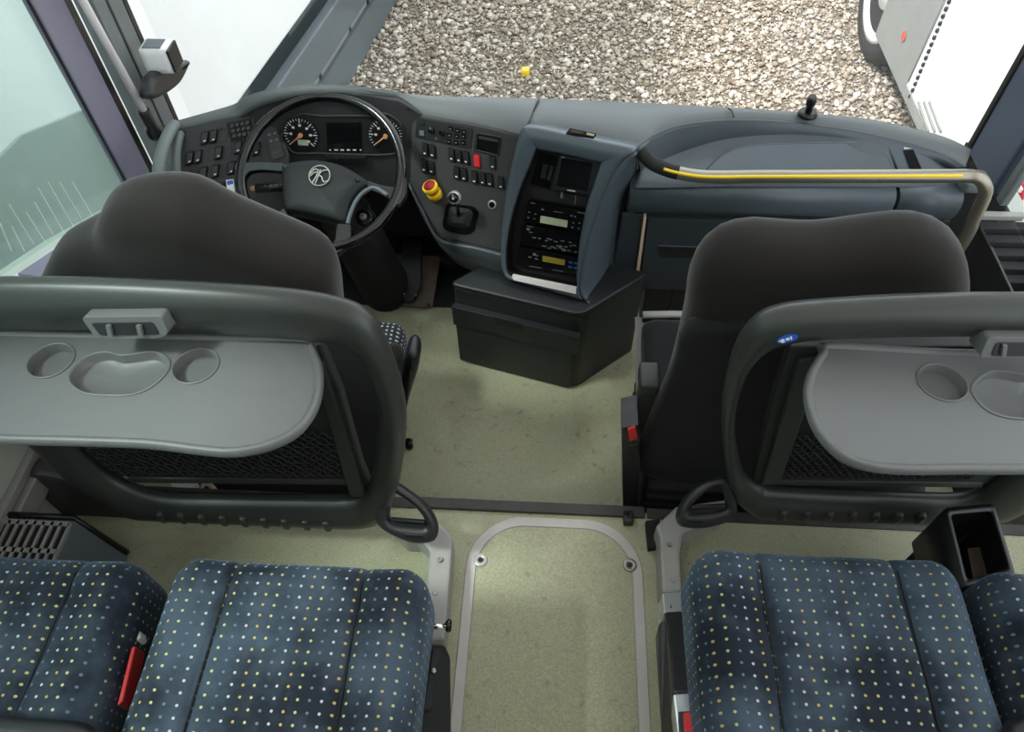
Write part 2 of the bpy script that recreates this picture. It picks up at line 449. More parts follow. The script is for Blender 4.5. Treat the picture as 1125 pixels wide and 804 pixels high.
# windscreen: gently curved pane
rows = []
for zz in (.02, 1.95):
    rows.append([V((x, 1.985 + .05 * (1 - (x / 1.2) ** 2) - (zz - .3) * .04, zz)) for x in np.linspace(-1.19, 1.19, 25)])
rows2 = [[p + V((0, .006, 0)) for p in r] for r in rows]
b = MB().grid([rows[0], rows[1], rows2[1], rows2[0]], closev=True); struct(b.build('window_4', 'clear_glass', merge=False), 'clear windscreen in front of the dashboard')

# ============================================================ OUTSIDE
GZ = -1.35
b = MB().box((-30, 2.1, GZ - .2), (30, 40, GZ - .012)); b.box((-30, -12, GZ - .2), (30, 2.1, GZ - .012)); struct(b.build('ground', 'dirt'), 'stony yard ground in front of the bus')
phi = (1 + 5 ** .5) / 2
ico = np.array([(-1, phi, 0), (1, phi, 0), (-1, -phi, 0), (1, -phi, 0), (0, -1, phi), (0, 1, phi), (0, -1, -phi), (0, 1, -phi), (phi, 0, -1), (phi, 0, 1), (-phi, 0, -1), (-phi, 0, 1)]) / math.sqrt(1 + phi * phi)
icf = np.array([(0, 11, 5), (0, 5, 1), (0, 1, 7), (0, 7, 10), (0, 10, 11), (1, 5, 9), (5, 11, 4), (11, 10, 2), (10, 7, 6), (7, 1, 8), (3, 9, 4), (3, 4, 2), (3, 2, 6), (3, 6, 8), (3, 8, 9), (4, 9, 5), (2, 4, 11), (6, 2, 10), (8, 6, 7), (9, 8, 1)])
def stones(n, x0, x1, y0, y1, s0, s1):
    ctr = np.stack([rng.uniform(x0, x1, n), rng.uniform(y0, y1, n), np.full(n, GZ)], 1)
    sz = s0 + (s1 - s0) * rng.random(n) ** 2.6
    vv = ico[None] * (1 + .35 * (rng.random((n, 12, 1)) - .5))
    sc = np.stack([rng.uniform(.75, 1.35, n), rng.uniform(.75, 1.35, n), rng.uniform(.5, .85, n)], 1)
    vv = vv * sc[:, None, :]
    th = rng.uniform(0, 6.28, n); c, s = np.cos(th), np.sin(th)
    R = np.zeros((n, 3, 3)); R[:, 0, 0] = c; R[:, 0, 1] = -s; R[:, 1, 0] = s; R[:, 1, 1] = c; R[:, 2, 2] = 1
    vv = np.einsum('nij,nkj->nki', R, vv) * sz[:, None, None]
    ctr[:, 2] += sz * .2 + rng.uniform(-.008, .004, n)
    return vv + ctr[:, None, :], np.clip(rng.normal(.5, .25, n), 0, 1)
A1, T1 = stones(22000, -3.0, 2.9, 3.7, 7.6, .008, .027)
A2, T2 = stones(34000, -2.0, 2.4, 3.9, 6.8, .004, .011)
RX = 2.12
A = np.concatenate([A1, A2]); T = np.concatenate([T1, T2]); kk = A[:, 0, 0] < RX + .4; kk &= (A[:, 0, :2] - np.array([-1.33, 5.934])) @ np.array([-.99, .14]) < .03; A = A[kk]; T = T[kk]; ns = len(A)
me = bpy.data.meshes.new('gravel')
Fs = (icf[None] + 12 * np.arange(ns)[:, None, None]).reshape(-1, 3)
me.vertices.add(ns * 12); me.vertices.foreach_set('co', A.reshape(-1).astype(np.float32))
me.loops.add(len(Fs) * 3); me.loops.foreach_set('vertex_index', Fs.reshape(-1).astype(np.int32))
me.polygons.add(len(Fs)); me.polygons.foreach_set('loop_start', (np.arange(len(Fs)) * 3).astype(np.int32)); 
me.update(calc_edges=True)
atr = me.attributes.new('tone', 'FLOAT', 'POINT'); atr.data.foreach_set('value', np.repeat(T, 12).astype(np.float32))
me.materials.append(MT['gravel'])
gv = bpy.data.objects.new('gravel', me); COL.objects.link(gv); gv['kind'] = 'stuff'; tag(gv, 'loose grey and beige gravel covering the yard outside the windscreen', 'gravel')
p = at(577, 76, z=GZ + .05); b = MB().rbox((p.x - .03, p.y - .03, GZ + .0), (p.x + .03, p.y + .03, GZ + .055), .006, (4, 4, 4))
tag(b.build('plastic_block', 'yellow'), 'small yellow plastic block lying on the gravel', 'block')

# right coach, parallel, one lane to the right
RX = 2.12
t = thing('coach', (RX + 1.25, 2, GZ), 'white coach with dark louvre slots parked on the right of the gravel', 'coach')
prof = [(1.9, -1.05), (4.85, -1.05), (5.0, -.75), (5.15, -.42), (5.4, -.25), (5.75, -.2), (6.1, -.28), (6.35, -.5), (6.45, -.8), (6.5, -1.05), (9, -1.05), (9, 1.9), (1.9, 1.9)]
prof[1:6] = [(4.985, -1.06), (5.0, -.75), (5.02, -.42), (5.2, -.3), (5.6, -.3)]
b = MB().prism([V((RX, y, z)) for y, z in prof], (-1, 0, 0), 0, 2.4); b.build('body', 'coach_white', t, bevel=.02)
skz = -.60
b = MB().prism([V((RX, 4.285, -1.07)), V((RX, 4.985, -1.07)), V((RX, 5.0, -.75)), V((RX, 5.0, -.2)), V((RX, 4.285, -.2))], (-1, 0, 0), .010, 0); b.prism([V((RX, 1.95, -1.07)), V((RX, 4.283, -1.07)), V((RX, 4.283, -1.0)), V((RX, 1.95, -1.0))], (-1, 0, 0), .010, 0); b.build('skirt_panel', 'coach_skirt', t, bevel=.004)
lva, lvb = at(1044, 2, x=RX), at(1001, 106, x=RX)
for k in range(15):
    p = lva.lerp(lvb, k / 14); b = MB().rbox((RX - .016, p.y - .01, p.z - .012), (RX + .01, p.y + .01, p.z + .012), .006, (4, 4, 4)); b.build('louvre', 'black', t)
for k in range(4):
    p = at(1004 + k * 6, 112, x=RX); b = MB().tube([p + V((-.004, 0, 0)), at(1014 + k * 7, 145, x=RX) + V((-.004, 0, 0))], .008, 8); b.build('rib', 'coach_skirt', t)
b = MB().tube([at(1041, -4, x=RX - .014), at(998, 90, x=RX - .014)], .004, 6); b.build('panel_gap', 'coach_grey', t)
p = at(993, 40, x=RX - .013); b = MB().lathe(p, V((-.004, 0, 0)), [(.032, 0), (.03, 1)], 20); lab(b.build('side_marker', 'marker', t), 'small round orange red side marker')
for dy in (0,):
    c = V((RX + .18, 5.22, GZ + .48))
    b = MB().lathe(c + V((.13, 0, 0)), V((-.28, 0, 0)), [(.36, 0), (.44, .02), (.48, .15), (.48, .85), (.44, .98), (.36, 1.0), (.34, .9)], 40)
    w = b.build('wheel', 'tyre', t)
    b = MB().lathe(c + V((-.02, 0, 0)), V((-.12, 0, 0)), [(.35, 0), (.35, 1.05), (.31, 1.1), (.26, .6), (.15, .5), (.13, .9), (.0, .95)], 32); b.build('rim', 'hub', w)
b = MB()
p = at(1108, 212, x=RX - .01); b.rbox((RX - .05, p.y - .10, p.z - .34), (RX + .04, p.y + .30, p.z + .34), .04, (6, 6, 6))
b.m = 1
for k in range(3): b.box((RX - .055, p.y - .12, p.z - .16 + k * .13), (RX - .045, p.y + .16, p.z - .14 + k * .13))
lab(b.build('tail_lamp', ['tail', 'white_mark'], t), 'red tail lamp with pale bars')

# left coach, slightly turned
lo = at(440, 0, z=GZ); lp = at(385, 95, z=GZ); ld = (lo - lp); ld.z = 0; ld.normalize(); ln = V((ld.y, -ld.x, 0))
t = thing('coach', lo + ln * -1.3 - ld * 3, 'white coach with dark lower recess parked tight on the left', 'coach')
def LC(s, z, d=0): q = lo + ld * s; return V((q.x, q.y, z)) + ln * d
def lband(s0, s1, z0, z1, d, dep=.1): return [LC(s0, z0, d), LC(s1, z0, d), LC(s1, z1, d), LC(s0, z1, d)]
b = MB().prism(lband(-9, 4, -.60, 2.9, 0), ln, 0, 2.4); b.build('body', 'coach_white', t, bevel=.015)  # top raised out of view to keep sun patches out of the cabin
b = MB().prism([LC(-8.9, -.56, .004), LC(-3.6, -.56, .004), LC(-3.6, .02, .004), LC(-3.9, .12, .004), LC(-8.9, .12, .004)], ln, .01, 0); b.build('grey_side_area', 'coach_grey_green', t, bevel=.004)  # grey-green area low on the coach side
b = MB().prism(lband(-9, 4, -1.12, -.58, -.12), ln, 0, .3); b.m = 1
for s in (-1.15, -2.3, -3.3): b.prism(lband(s - .55, s, -.74, -.64, -.118), ln, .006, 0)
b.build('underside', ['coach_dark', 'coach_grey'], t)
b = MB().prism([LC(-9, -.98, .02), LC(4, -.98, .02), LC(4, -.77, .02), LC(-9, -.70, .02)], ln, .01, .06); b.build('side_rail', 'coach_grey', t, bevel=.01)
b = MB().prism(lband(-9, 4, -1.14, -.96, -.05), ln, .0, .06); b.m = 1
for s in (-.55, -.95, -1.55): b.prism(lband(s - .03, s, -1.14, -.96, -.045), ln, .004, 0)
b.prism(lband(-9, -1.75, -1.14, -.96, -.045), ln, .004, 0)
b.build('lower_panel', ['coach_skirt', 'black'], t)
b = MB().prism(lband(-9, 4, -1.35, -1.1, -.02), ln, 0, .2); b.build('low_strip', 'coach_grey', t)  # grey strip from the lower panel down to the ground

# ============================================================ DASHBOARD
t = dash = thing('dashboard', (-.5, 1.85, FD), 'dark grey wraparound driver dashboard with instrument cluster and switches', 'dashboard')
Bk = [(186, 136, .455), (205, 130, .455), (232, 122, .46), (258, 114, .465), (272, 105, .50), (300, 98, .525), (330, 94, .53), (365, 94, .53), (400, 97, .52), (440, 102, .495), (470, 105, .475), (525, 106.5, .465), (592, 108, .46)]
Fr = [(193, 143, .44), (210, 139, .44), (234, 133, .445), (260, 127, .45), (276, 116, .485), (302, 107, .51), (330, 103, .515), (365, 102, .515), (400, 104, .505), (438, 111, .475), (462, 126, .45), (518, 135, .445), (576, 149, .44)]
def row(l): return [at(x, y, z=z) for x, y, z in l]
Rb, Rf = resample(catmull(row(Bk), 5), 72), resample(catmull(row(Fr), 5), 72)
mid = [p.lerp(q, .4) + Z * .012 for p, q in zip(Rb, Rf)]
b = MB().grid([[p + V((0, .06, -.12)) for p in Rb], [p + V((0, .012, -.012)) for p in Rb], Rb, mid, [q + Z * .003 for q in Rf], [q - Z * .014 for q in Rf]])
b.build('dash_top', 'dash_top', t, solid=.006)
# planes of the cockpit faces
PC = plane3(at(300, 112, z=.49), at(455, 112, z=.49), at(370, 190, y=1.70))
PR = plane3(at(458, 126, z=.45), at(574, 149, z=.44), at(505, 262, y=1.57))
PL = plane3(at(193, 143, z=.44), at(290, 116, z=.46), at(240, 214, y=1.58))
def face(pl, pts, hf, hb=.02, r=0, name=None): 
    q = ats(pts, pl=pl); q = roundpoly(q, r) if r else q
    return q
b = MB()
b.prism(ats([(276, 116), (302, 107), (330, 103), (365, 102), (400, 104), (438, 111), (464, 126), (452, 204), (400, 214), (300, 205), (284, 180)], pl=PC), PC[1], -.004, .05)
b.build('cluster_panel', 'panel', t, bevel=.004)
b = MB().prism(ats([(190, 143), (212, 139), (236, 132), (262, 126), (296, 108), (318, 170), (318, 235), (262, 240), (205, 235), (196, 205)], pl=PL), PL[1], 0, .04)
b.build('switch_panel', 'panel', t, bevel=.005)
pr_out = ats([(452, 122), (468, 127), (520, 136), (578, 150), (566, 205), (556, 278), (483, 261), (466, 231), (450, 200)], pl=PR)
b = MB().prism(pr_out, PR[1], .002, .05); b.build('switch_panel', 'panel', t, bevel=.005)
# swollen lower cover under the right-hand switch panel
n = PR[1]
r0 = ats([(450, 200), (466, 231), (483, 261), (520, 269), (556, 278)], pl=PR)
rows = [r0, [p + n * .012 - Z * .012 for p in r0]]
low = [at(462, 226, y=1.70), at(474, 255, y=1.68), at(499, 287, y=1.62), at(526, 300, y=1.57), at(558, 310, y=1.53)]
rows += [[p.lerp(q, .5) + n * .02 for p, q in zip(r0, low)], low, [p + V((0, .12, -.01)) for p in low]]
rows = [resample(catmull(r, 5), 24) for r in rows]
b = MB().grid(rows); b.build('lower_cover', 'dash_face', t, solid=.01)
b = MB().box((-1.15, 1.86, -.10), (-.15, 1.93, .26)); b.build('underdash', 'black_matte', t)
def rect_px(cx, cy, w, h, sx, sy):
    """corners of a w x h pixel rectangle, sheared along sx (per px x) and sy"""
    return [(cx - w / 2 - sy * -h / 2, cy - h / 2 - sx * w / 2), (cx + w / 2 - sy * -h / 2, cy - h / 2 + sx * w / 2), (cx + w / 2 + sy * -h / 2, cy + h / 2 + sx * w / 2), (cx - w / 2 + sy * -h / 2, cy + h / 2 - sx * w / 2)]
def switch(pl, cx, cy, w=7.2, h=14, sx=.2, sy=.0, m='black', mark='white_mark', label=None, symbol=True):
    q = roundpoly(ats(rect_px(cx, cy, w + 1.6, h + 1.6, sx, sy), pl=pl), .004)
    b = MB().prism(q, pl[1], .003, 0)
    b.m = 1; q2 = roundpoly(ats(rect_px(cx, cy, w, h, sx, sy), pl=pl), .004); b.prism(lift(q2, pl[1], .003), pl[1], .009, 0, taper=.86)
    if symbol:
        b.m = 2; b.prism(lift(ats(rect_px(cx + .2, cy + h * .27, w * .34, h * .1, sx, sy), pl=pl), pl[1], .012), pl[1], .0006, 0)
    o = b.build('switch', ['black_matte', m, mark], t, bevel=.0015)
    if label: lab(o, label)
for cx, cy in ((225.5, 151.5), (235, 150), (240.5, 168), (209, 174), (218, 172.5), (224, 190.5), (237, 188), (254.6, 184.6), (262, 162), (282, 164), (230, 210), (243, 208)):
    switch(PL, cx, cy, sx=-.22, sy=.12)
for cx, cy in ((468, 164), (476, 166), (467, 182), (475, 184), (497, 170), (505, 171.6), (513, 173.2), (542, 178.6), (502.6, 189.5), (510.6, 191.5), (522, 194.5), (531, 196), (539, 197.5), (551, 200.5)):
    switch(PR, cx, cy, w=6.4, sx=.2, sy=-.06)
switch(PR, 524.7, 176.6, w=6.6, sx=.2, sy=-.06, m='red', mark='red', label='red rocker switch')
# left panel extras
b = MB().prism(ats([(249, 135), (275, 130), (279, 150), (254, 155)], pl=PL), PL[1], .006, 0); b.m = 1
for i in range(4):
    for j in range(3): b.prism(lift(ats(rect_px(255.5 + i * 5.6 + j * 1.2, 138.5 - i * 1.1 + j * 5.6, 3.8, 3.9, -.2, .1), pl=PL), PL[1], .006), PL[1], .004, 0)
b.build('keypad', ['black_matte', 'black_gloss'], t)
b = MB().prism(ats([(289, 142), (303, 138), (313, 172), (299, 176)], pl=PL), PL[1], .006, 0); b.m = 1
for i in range(2):
    for j in range(2): b.prism(lift(ats(rect_px(296 + i * 6 + j * 2, 148 + j * 7 - i * 1.4, 3, 2.6, -.2, .2), pl=PL), PL[1], .006), PL[1], .0006, 0)
b.prism(lift(ats(rect_px(303, 167.5, 6, .8, -.2, 0), pl=PL), PL[1], .006), PL[1], .0006, 0)
b.build('indicator_plate', ['dark_plastic', 'coach_grey'], t)
b = MB().prism(ats([(249, 198), (257, 197), (259, 212), (251, 214)], pl=PL), PL[1], .012, 0); b.m = 1
b.prism(lift(ats([(250, 199), (256.5, 198), (257.2, 202), (250.8, 203.5)], pl=PL), PL[1], .012), PL[1], .0008, 0); lab(b.build('card', ['white', 'blue'], t), 'small white card with blue heading')
for cx, cy, pl in ((202, 146, PL), (559, 153, PR), (449, 119, PC), (242, 141, PL)):
    b = MB().lathe(at(cx, cy, pl=pl), pl[1] * .004, [(.004, 0), (.004, 1)], 10); b.build('screw', 'black', t)
for k, (cx, cy) in enumerate(((246, 149), (233, 169), (250, 167), (213, 193), (245, 187))):
    q = roundpoly(ats(rect_px(cx, cy, 8, 14, -.22, .12), pl=PL), .004); b = MB().tube(q, .0007, 5, closed=True); b.build('blank_cover', 'black', t)
for k, (cx, cy) in enumerate(((485, 168), (484, 186), (495, 188))):
    q = roundpoly(ats(rect_px(cx, cy, 7, 14, .2, -.06), pl=PR), .004); b = MB().tube(q, .0007, 5, closed=True); b.build('blank_cover', 'black', t)
# instrument cluster
cl = roundpoly(ats([(309, 152), (316, 132), (332, 124), (352, 127), (405, 127), (425, 124), (440, 134), (444, 156), (438, 168), (418, 170), (345, 168), (322, 168)], pl=PC), .012)
b = MB().prism(cl, PC[1], .002, 0); b.m = 1; b.tube(lift(cl, PC[1], .002), .0035, 8, closed=True)
clus = b.build('cluster_face', ['black_matte', 'panel'], t)
def gauge(cx, cy, R, needle):
    c = at(cx, cy, pl=PC) + PC[1] * .003; nn = PC[1]
    u = (at(cx + 5, cy + .4, pl=PC) - at(cx, cy, pl=PC)).normalized(); v = nn.cross(u)
    b = MB().lathe(c, nn * .003, [(R, 0), (R, 1)], 40); b.m = 1
    for k in range(25):
        a = math.radians(222 - k * 264 / 24); d = u * math.cos(a) + v * math.sin(a); e = nn.cross(d)
        l = .012 if k % 4 == 0 else .006
        b.obox(c + nn * .0035 + d * (R - .003 - l / 2), d * (l / 2), e * (.0011 if k % 4 == 0 else .0007), nn * .0006)
        if k % 4 == 0 and k:
            p = c + nn * .0035 + d * (R - .022)
            b.obox(p, u * .0035, v * .003, nn * .0004)
    g = b.build('gauge', ['black', 'white_mark'], t)
    a = math.radians(needle); d = u * math.cos(a) + v * math.sin(a)
    b = MB().tube([c + nn * .008, c + nn * .008 + d * (R * .82)], [.0026, .0012], 8); b.lathe(c + nn * .004, nn * .008, [(.006, 0), (.006, 1)], 14); b.build('needle', 'orange_tip', g)
    return c, u, v, nn, g
c, u, v, nn, g = gauge(331, 147, .049, 222)
b = MB().obox(c + nn * .004 + u * .004 - v * .022, u * .014, v * .008, nn * .0008); b.build('odometer', 'lcd', g)
gauge(424, 148, .049, 222)
b = MB().prism(ats([(359, 134), (397, 134), (398, 167), (360, 166)], pl=PC), PC[1], .004, 0); b.m = 1
for k in range(6): b.prism(lift(ats(rect_px(363 + k * 6.7, 164, 3.6 if k not in (0, 5) else 1.6, 1.4, .03, 0), pl=PC), PC[1], .004), PC[1], .0006, 0)
b.build('display', ['screen', 'white_mark'], t)
b = MB().prism(ats([(357, 169), (403, 170), (402, 179), (358, 178)], pl=PC), PC[1], .012, 0); b.m = 1
for k in range(6): b.prism(lift(ats(rect_px(363 + k * 6.8, 174 + .1 * k, 5.2, 6, .03, 0), pl=PC), PC[1], .012), PC[1], .003, 0)
b.build('button_row', ['black_matte', 'black'], t, bevel=.001)
# right panel extras
b = MB().prism(roundpoly(ats([(459, 129), (520, 141), (517.5, 163), (457, 150)], pl=PR), .004), PR[1], .006, 0); b.m = 1
for x, y, r in ((475, 143), (486.7, 145)) and ((475, 143, .0085), (486.7, 145.3, .0085)): b.lathe(at(x, y, pl=PR) + PR[1] * .006, PR[1] * .012, [(r, 0), (r * .8, 1)], 18)
for x, y in ((496, 141), (503.6, 143), (510.6, 144.4), (494.7, 148), (502.6, 149.2), (510, 149.2), (494, 155), (502, 156), (509.6, 156.2), (465, 135.5)):
    b.prism(lift(roundpoly(ats(rect_px(x, y, 4.8, 4.6, .2, -.06), pl=PR), .002), PR[1], .006), PR[1], .003, 0)
b.m = 2
for x, y in ((496, 141), (503.6, 143), (510.6, 144.4), (494.7, 148), (502.6, 149.2), (510, 149.2), (494, 155), (502, 156), (509.6, 156.2)):
    b.prism(lift(ats(rect_px(x, y + .3, 2.2, 1.2, .2, 0), pl=PR), PR[1], .009), PR[1], .0006, 0)
b.prism(lift(ats(rect_px(464.4, 145.8, 5, 5.5, .2, -.06), pl=PR), PR[1], .006), PR[1], .003, 0)
b.prism(lift(ats(rect_px(475, 140.3, 1.4, 3, .2, -.06), pl=PR), PR[1], .018), PR[1], .0006, 0); b.prism(lift(ats(rect_px(480, 152, 1.6, 1.6, .2, -.06), pl=PR), PR[1], .006), PR[1], .0006, 0)
b.build('climate_control', ['black', 'black_gloss', 'coach_grey'], t)
b = MB(); q = roundpoly(ats([(524.5, 146), (550.5, 151), (548, 171), (522.5, 164.5)], pl=PR), .003); b.tube(lift(q, PR[1], .003), .003, 8, closed=True); b.m = 1; b.prism(q, PR[1], .003, 0); b.m = 2
b.prism(lift(ats([(527, 149), (548, 153), (547.5, 156), (526.5, 152)], pl=PR), PR[1], .003), PR[1], .006, 0)
b.build('ashtray', ['black', 'black_gloss', 'dark_plastic'], t)
# parking brake knob, gear lever, socket
ax = (at(475.8, 204, pl=PR) + PR[1] * .05 - at(479, 214, pl=PR)); ax = V((-.28, -.22, .93)).normalized()
base = at(479, 215, pl=PR)
b = MB().lathe(base, ax * .05, [(.021, 0), (.021, .36), (.019, .4)], 28); b.m = 1; b.lathe(base + ax * .02, ax * .012, [(.015, 0), (.015, 1)], 20); b.m = 0
b.lathe(base + ax * .032, ax * .016, [(.0195, 0), (.0225, .3), (.0225, .8), (.02, 1.0), (.0165, 1.0), (.0165, .8)], 28); b.m = 1
b.lathe(base + ax * .034, ax * .018, [(.0168, 0), (.0168, .85), (.013, 1.05), (0, 1.1)], 28)
lab(b.build('brake_knob', ['yellow', 'red_button'], t), 'yellow knob with red centre')
q = roundpoly(ats([(491, 222), (521, 226), (527, 232), (522, 254), (512, 258), (489, 253), (486, 246)], pl=PR), .01)
b = MB().prism(q, PR[1], .006, 0, taper=.97); b.m = 1; q2 = roundpoly(ats([(495, 226), (517, 229), (521, 234), (516, 250), (493, 248), (491, 243)], pl=PR), .01); b.prism(lift(q2, PR[1], .006), PR[1], .012, 0, taper=.5)
gb = b.build('gear_boot', ['black_gloss', 'black_matte'], t, bevel=.002)
g0 = at(505, 238, pl=PR) + PR[1] * .01; g1 = at(501, 214, pl=PR) + PR[1] * .075
g1 = at(501.5, 213, pl=(g1, PR[1]))
b = MB().tube([g0, g1], .005, 10); b.m = 1; gd = (g1 - g0).normalized(); b.lathe(g1 - gd * .01, PR[1] * .03, [(.006, 0), (.015, .2), (.0185, .45), (.0185, .75), (.0155, 1.0)], 24, cap=False); b.m = 0; b.lathe(g1 - gd * .01 + PR[1] * .024, PR[1] * .006, [(.012, 0), (.012, .6), (.008, 1), (0, 1)], 20)
b.m = 1; b.lathe(g1 - gd * .01 + PR[1] * .03, PR[1] * .002, [(.004, 0), (.004, 1)], 12)
lab(b.build('gear_lever', ['black_gloss', 'alu_bright'], t), 'short gear lever with chrome ringed black knob')
c = at(541, 224.5, pl=PR); b = MB().lathe(c, PR[1] * .006, [(.0125, 0), (.0125, .8), (.011, 1), (.0085, 1)], 24, cap=False); b.m = 1; b.lathe(c, PR[1] * .004, [(.0086, 0), (.0086, 1)], 20); b.build('lighter_socket', ['alu', 'black_gloss'], t)

# ------------------------------------------------------------ right dash pod
t = thing('dash_pod', (.55, 1.8, FD), 'blue grey right half of the dashboard with scooped top and glove drawer', 'dashboard')
R0 = [(590, 108, .46), (640, 110, .46), (700, 112.5, .46), (800, 118, .455), (850, 121, .45), (900, 125, .445), (950, 130, .436), (1000, 140, .418), (1040, 151, .398), (1067, 164, .38)]
R1 = [(578, 147, .445), (600, 146, .445), (640, 153, .443), (697, 163, .44), (722, 147, .44), (750, 138, .44), (800, 133, .44), (860, 135, .434), (920, 142, .425), (980, 154, .411), (1030, 169, .392), (1060, 184, .375)]
q0, q1 = resample(catmull(row(R0), 5), 80), catmull(row(R1), 5)
q1 = resample(q1, 80)
b = MB().grid([[p + V((0, .06, -.12)) for p in q0], [p + V((0, .012, -.012)) for p in q0], q0, [p.lerp(q, .5) + Z * .006 for p, q in zip(q0, q1)], q1, [p - Z * .02 for p in q1]])
b.m = 1
for pts in ([(592, 109, .463), (586, 124, .457), (577, 143, .449)], [(800, 119, .461), (804, 122, .461), (806, 129, .457)], [(578, 146, .449), (600, 145.5, .449), (640, 152, .447), (694, 161, .445)]):
    b.tube(catmull([at(x, y, z=z) for x, y, z in pts], 5), .0022, 6)
b.build('top_cover', ['dash_top', 'black'], t, solid=.004)
RW = [(697, 163, .44), (722, 147, .44), (750, 138, .44), (800, 133, .44), (860, 135, .434), (920, 142, .425), (980, 154, .411), (1030, 169, .392), (1060, 184, .375)]
_rm = row(RW)
def rimy(px): return float(np.interp(px, [q[0] for q in RW], [p.y for p in _rm]))
RI = [at(x, y, y=rimy(x + d) - .012) for x, y, d in ((703, 188, 0), (736, 173, 0), (765, 162, 0), (805, 152, 0), (865, 148, 0), (920, 151, 0), (970, 159, 0), (1015, 172, 0), (1046, 189, 0))]
RF = [(697, 207, .352), (735, 207, .352), (775, 206, .352), (815, 206, .352), (870, 206, .352), (920, 206, .352), (975, 206, .352), (1015, 206, .35), (1056, 206, .346)]
def rs(l): return resample(catmull(row(l), 6), 64)
w, i_, f_ = rs(RW), resample(catmull(RI, 6), 64), rs(RF)
PLID = plane3(RI[4], at(780, 206, z=.352), at(985, 206, z=.352)); PLID = (PLID[0], PLID[1])
wi = [p.lerp(q, .1) + Z * .002 for p, q in zip(w, i_)]; wj = [p.lerp(q, .93) for p, q in zip(w, i_)]
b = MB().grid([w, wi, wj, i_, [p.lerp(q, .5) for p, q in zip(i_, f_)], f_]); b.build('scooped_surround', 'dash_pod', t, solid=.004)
b = MB().tube([p + Z * .001 for p in w], .0045, 8); b.build('rim_lip', 'console', t)  # rounded lip added so the rim edge catches a highlight
fx0, fx1, fxs = .166, .862, .872
# rolled front: profile in y,z swept in x
def roll(xa, xb, name, m):
    pr = [(1.665, .353), (1.612, .353), (1.592, .347), (1.580, .330), (1.578, .305), (1.584, .280), (1.598, .262), (1.63, .258)]
    pr = [(p.y, p.z) for p in catmull([V((0, y, z)) for y, z in pr], 4)]
    b = MB().grid([[V((x, y, z)) for y, z in pr] for x in (xa, xb)]); b.m = 0
    k = len(pr)
    b.add([V((xa, y, z)) for y, z in pr], [list(range(k))], False); b.add([V((xb, y, z)) for y, z in pr], [list(range(k))[::-1]], False)
    b.build(name, m, t)
roll(.172, .868, 'rolled_front', 'dash_pod'); roll(.878, 1.04, 'rolled_front', 'dash_pod')
lid = catmull(ats([(774, 194), (782, 183), (797, 171), (820, 163), (860, 160), (920, 159), (966, 158)], pl=PLID), 4) + ats([(984, 196), (984, 199), (776, 199)], pl=PLID)
b = MB().prism(lid, PLID[1], .010, .01); b.m = 1; b.tube([p + PLID[1] * .010 for p in lid[:26]], .0018, 6); b.m = 2; b.tube([p + PLID[1] * .004 for p in [q + (q - sum(lid, V()) / len(lid)) * .014 for q in lid[:26]]], .004, 6)  # grey edge line is a painted highlight, black line is the groove
for x in (870, 950): b.obox(at(x, 160 if x < 900 else 158.6, pl=PLID) + PLID[1] * .007, X * .004, Yv * .003, Z * .002)
b.build('lid', ['dash_pod', 'coach_grey', 'black'], t, bevel=.003)
b = MB().tube(lift(ats([(971, 157), (989, 200)], pl=PLID), PLID[1], .009), .0032, 6); b.m = 1; b.prism(ats([(990, 168), (1001, 167), (1010, 188), (999, 189)], pl=PLID), PLID[1], .012, 0); b.m = 2; b.prism(ats([(990, 163.5), (1000, 163), (1000.5, 166), (991, 166.5)], pl=PLID), PLID[1], .013, 0)
b.build('cup_slot', ['black', 'black_gloss', 'white_mark'], t)
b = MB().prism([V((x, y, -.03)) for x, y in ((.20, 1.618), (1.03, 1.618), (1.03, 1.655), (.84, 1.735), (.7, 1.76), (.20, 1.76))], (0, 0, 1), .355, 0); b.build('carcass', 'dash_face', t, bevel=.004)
PD = plane_n(V((0, 1.612, 0)), (0, -1, 0))
q = ats([(712, 237), (983, 243), (968, 318), (702, 314)], pl=PD)
b = MB().prism(q, PD[1], .014, 0); b.m = 1
hq = roundpoly(ats([(722, 266), (780, 268), (778, 280), (725, 278)], pl=PD), .006); b.prism(lift(hq, PD[1], .014), PD[1], .003, 0)
b.m = 2; b.tube(lift(hq, PD[1], .014), .002, 6, closed=True)
b.build('drawer', ['dash_face', 'dark_plastic', 'dash_pod'], t, bevel=.004)
b = MB().prism(ats([(707, 234), (710, 234), (699.5, 316), (696, 316)], pl=PD), PD[1], .016, 0); lab(b.build('edge_trim', 'beige', t), 'pale beige metal edge strip')
b = MB().prism(ats([(684, 232), (706, 234), (695, 318), (668, 318)], pl=PD), PD[1], .01, 0); b.build('side_panel', 'dash_face', t, bevel=.003)
b = MB().prism(ats([(984, 240), (1042, 240), (1036, 262), (980, 262)], pl=PD), PD[1], .012, 0); b.m = 1; b.prism(lift(ats([(988, 242), (1009, 242), (1009, 245), (988, 245)], pl=PD), PD[1], .012), PD[1], .002, 0); b.prism(lift(ats([(1013, 243), (1034, 243), (1030, 258), (1010, 258)], pl=PD), PD[1], .012), PD[1], .002, 0)
b.m = 2
for k in range(4): b.prism(lift(ats(rect_px(991.5 + k * 4, 243.5, 2.4, 1.2, 0, 0), pl=PD), PD[1], .014), PD[1], .001, 0)
b.build('vent', ['dash_face', 'black', 'coach_grey'], t)
b = MB().box((.275, 1.66, FD), (1.06, 1.95, -.03)); b.m = 1; b.box((.36, 1.655, FD), (.365, 1.66, -.03)); b.box((.275, 1.648, -.045), (1.06, 1.66, -.03)); b.build('kick_panel', ['fridge', 'black'], t, bevel=.003)
c = at(887, 126, z=.452); b = MB().lathe(c, Z * .012, [(.026, 0), (.026, .5), (.02, 1.0)], 24); tip = at(893, 106, y=c.y - .005)
